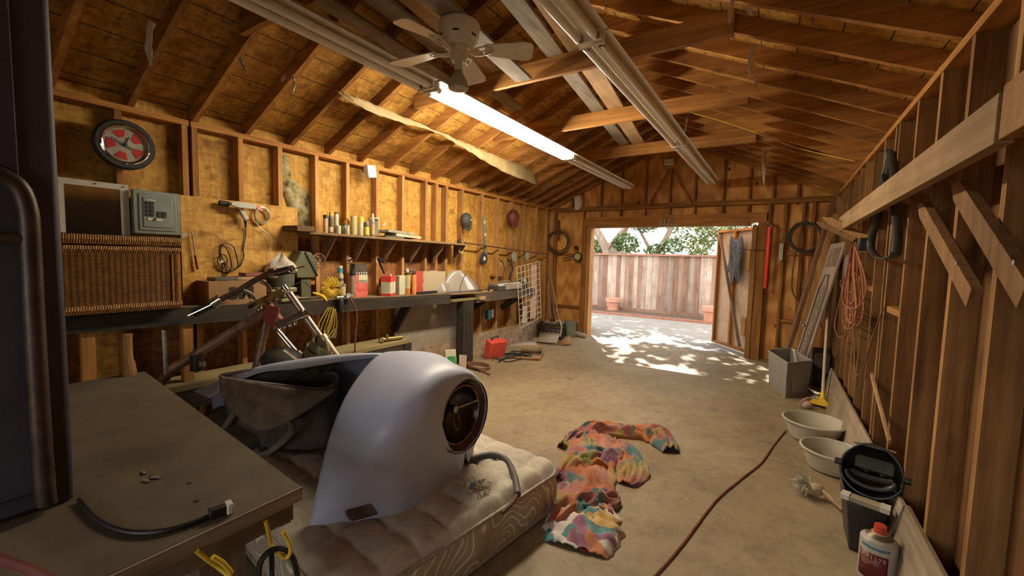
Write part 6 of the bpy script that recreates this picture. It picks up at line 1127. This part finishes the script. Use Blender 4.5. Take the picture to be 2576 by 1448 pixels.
rn = random.Random(2); g = G(); 
for k in range(230):
    if k < 175: a, b2 = rn.uniform(.12, .24), rn.uniform(.10, .70*hgt)
    else: a, b2 = rn.uniform(.06, .30), rn.uniform(.84*hgt, .96*hgt)
    o = org+un*a+vn*b2+nn*.006; r = rn.uniform(.010, .024); a0 = rn.random()*6.28; g.tube([o+(un*math.cos(a0+x)+vn*math.sin(a0+x))*r*(1-x/7.) for x in [q2*.6 for q2 in range(8)]], [.0055*(1-q2/10) for q2 in range(8)], 5)
O('carved_scrollwork', g, pw, pan, kind='stuff'); g = G().frame(org+un*.18+vn*.40*hgt+nn*.001, un, vn, nn, .13, .60*hgt, .004).frame(org+un*.18+vn*.90*hgt+nn*.001, un, vn, nn, .26, .13*hgt, .004); O('sunk_ground', g, P('carve_dark', (.20, .14, .095), (.12, .08, .05), 30), pan)
O('panel_knob', G().ball(org+un*.03+vn*.40*hgt+nn*.02, .02), steel, pan)
# long board on brackets
lbm = P('raw_lumber', (.52, .37, .22), (.40, .26, .14), 7, .7, st=.1, stretch=(3, .4, 3)); LB = WOOD('raw_lumber_y', 'y', (.50, .34, .19), (.34, .21, .10), knots=.2)
O('long_board', G().bb((.45, 1.62, 1.825), (.488, 5.15, 1.955)), LB, label='long pale board running along the right wall on brackets', cat='board', bevel=.002); O('board_end', G().bb((.452, 1.30, 1.83), (.60, 1.60, 1.965)), WOOD('orange_lumber', 'x', (.62, .33, .13), (.42, .2, .07), knots=.1), label='orange brown cut board end close to the camera at the right edge', cat='board', bevel=.002)
def stake(lab, tip, end, w, up, th=.03, m_=None):
    d = (end-tip); L = d.length; d.normalize(); s = V(up).cross(d).normalized(); return O('pointed_stake', G().prism([(0, 0), (w*1.1, w/2), (L, w/2), (L, -w/2), (w*1.1, -w/2)], tip-V(up).normalized()*th/2, d, s, th), m_ or WOOD('stake_wood_%d' % random.randint(0, 999), 'z', (.40, .22, .09), (.22, .11, .04), knots=.2), label=lab, cat='stake', group='pointed wooden stakes on the right wall')
s1 = stake('pointed stake nailed aslant across the right studs, farther one', PX(2318, 512, .58), PX(2452, 750, .58), .075, X_); s2 = stake('pointed stake nailed aslant across the right studs, nearer one', PX(2404, 456, .58), PX(2590, 745, .58), .085, X_)
stake('pointed stake sticking out under the long board, upper one', PY(2068, 546, 5.0), PY(2188, 604, 4.75), .06, Y_); stake('pointed stake sticking out under the long board, lower one', PY(2052, 558, 5.4), PY(2150, 602, 5.2), .05, Y_); stake('short pointed stake standing behind the long board end', PY(2108, 492, 6.2), PY(2125, 590, 6.1), .06, Y_)
for q in (PX(2410, 662, .56), PX(2556, 660, .56)): O('nail_head', G().cyl(q, q-X_*.006, .008, 10), steel, label='nail head in the %s pointed stake' % ('farther' if q.y > 2 else 'nearer'), cat='nail')
# belts, cords
t = T('leather_belt', 'wide black belt hanging in a loop on the right studs', 'belt', PX(2225, 650, .57)); bl = P('belt_black', (.05, .045, .035), (.03, .027, .02), 8, .5)
bp_ = [PX(2240, 380, .585), PX(2228, 440, .575), PX(2215, 500, .57), PX(2200, 570, .565), PX(2190, 620, .56), PX(2205, 645, .55), PX(2230, 650, .54), PX(2252, 640, .54), PX(2258, 600, .55), PX(2255, 520, .56), PX(2250, 440, .57), PX(2244, 380, .585)]; pp = spl(bp_, 5)
O('belt_strap', G().grid([[q+V((-.028+.0*a, 0, 0))*0+V((-.02, 0, 0))*a for a in (-1.2, 0, 1.2)] for q in pp]), bl, t, solid=.005); O('belt_buckle', G().beam(PX(2230, 440, .56), PX(2234, 462, .56), .05, .02), black, t)
for k, xx in enumerate((2232, 2240)): wire('black_strap', 'narrow black strap hanging above the belt, %s' % ('left', 'right')[k], [PX(xx, 375, .585), PX(xx-6, 420, .58), PX(xx-10, 470, .575)], .010, bl, 'strap', 'black straps')
O('small_black_box', G().box(PX(2172, 614, .56), (.07, .09, .10)), black, label='small black box fixed beside the orange cord coil', cat='box', bevel=.008)
t = T('orange_cord_coil', 'tangled orange extension cord hanging on the right wall', 'cord', PX(2140, 700, .56)); om = P('orange_cord', (.38, .12, .05), (.26, .075, .03), 20, .45, 0, 0); rn = random.Random(21)
for k in range(11):
    xa, xb_ = rn.uniform(2125, 2145), rn.uniform(2150, 2180); yb_ = rn.uniform(730, 830); X1 = .57-.008*k
    O('cord_loop', G().tube(spl([PX(2143, 618, X1), PX(xa+4, 680, X1), PX(xa-8*(k % 3), yb_-20, X1), PX((xa+xb_)/2, yb_, X1-.01), PX(xb_, yb_-40, X1), PX(xb_-6, 680, X1), PX(2150, 618, X1)], 6), .0055, 6), om, t)
O('cord_tail', G().tube(spl([PX(2128, 700, .55), PX(2112, 760, .54), PX(2100, 815, .53), PX(2108, 845, .53), PX(2125, 845, .53), PX(2138, 815, .54), PX(2140, 770, .55)], 6), .006, 6), om, t); O('cord_tail', G().tube(spl([PX(2130, 780, .56), PX(2125, 850, .56), PX(2112, 905, .56)], 6), .005, 6), om, t)
O('mesh_bag', G().ball(PX(2132, 670, .585), .10, 16, (.3, .55, 1.3)), P('mesh_grey', (.22, .19, .16), (.1, .08, .06), 40), label='dusty grey mesh pouch behind the orange cord', cat='pouch')
wire('brown_wire', 'brown wire looping down the right studs below the belt', [PX(2222, 775, .585), PX(2205, 820, .58), PX(2185, 880, .575), PX(2170, 930, .57), PX(2155, 942, .57), PX(2150, 915, .575), PX(2149, 850, .58), PX(2148, 800, .58)], .005, P('wire_brown', (.22, .10, .06)), 'wire')
O('thin_lath', G().beam(PX(2192, 942, .575), PX(2238, 1112, .555), .03, .012, X_), wpale, label='thin pale lath leaning against the right studs', cat='lath')
for k, (px, py, a) in enumerate(((2098, 905, .0), (2075, 1000, .0))): pass
O('dark_block', G().bb((.42, 6.3, 0), (.58, 6.75, .42)), P('dark_stack', (.07, .045, .03), (.03, .02, .012), 12, .9), label='dark stack of scrap between the tote and the right wall', cat='scrap', bevel=.01); O('silver_bag', G().ball((.46, 5.62, .04), .08, 14, (1.2, 1, .5)), P('silver_bag', (.40, .36, .32), (.2, .17, .14), 22, .35, .3, st=1), label='crinkled silvery bag on the floor behind the broom', cat='bag')
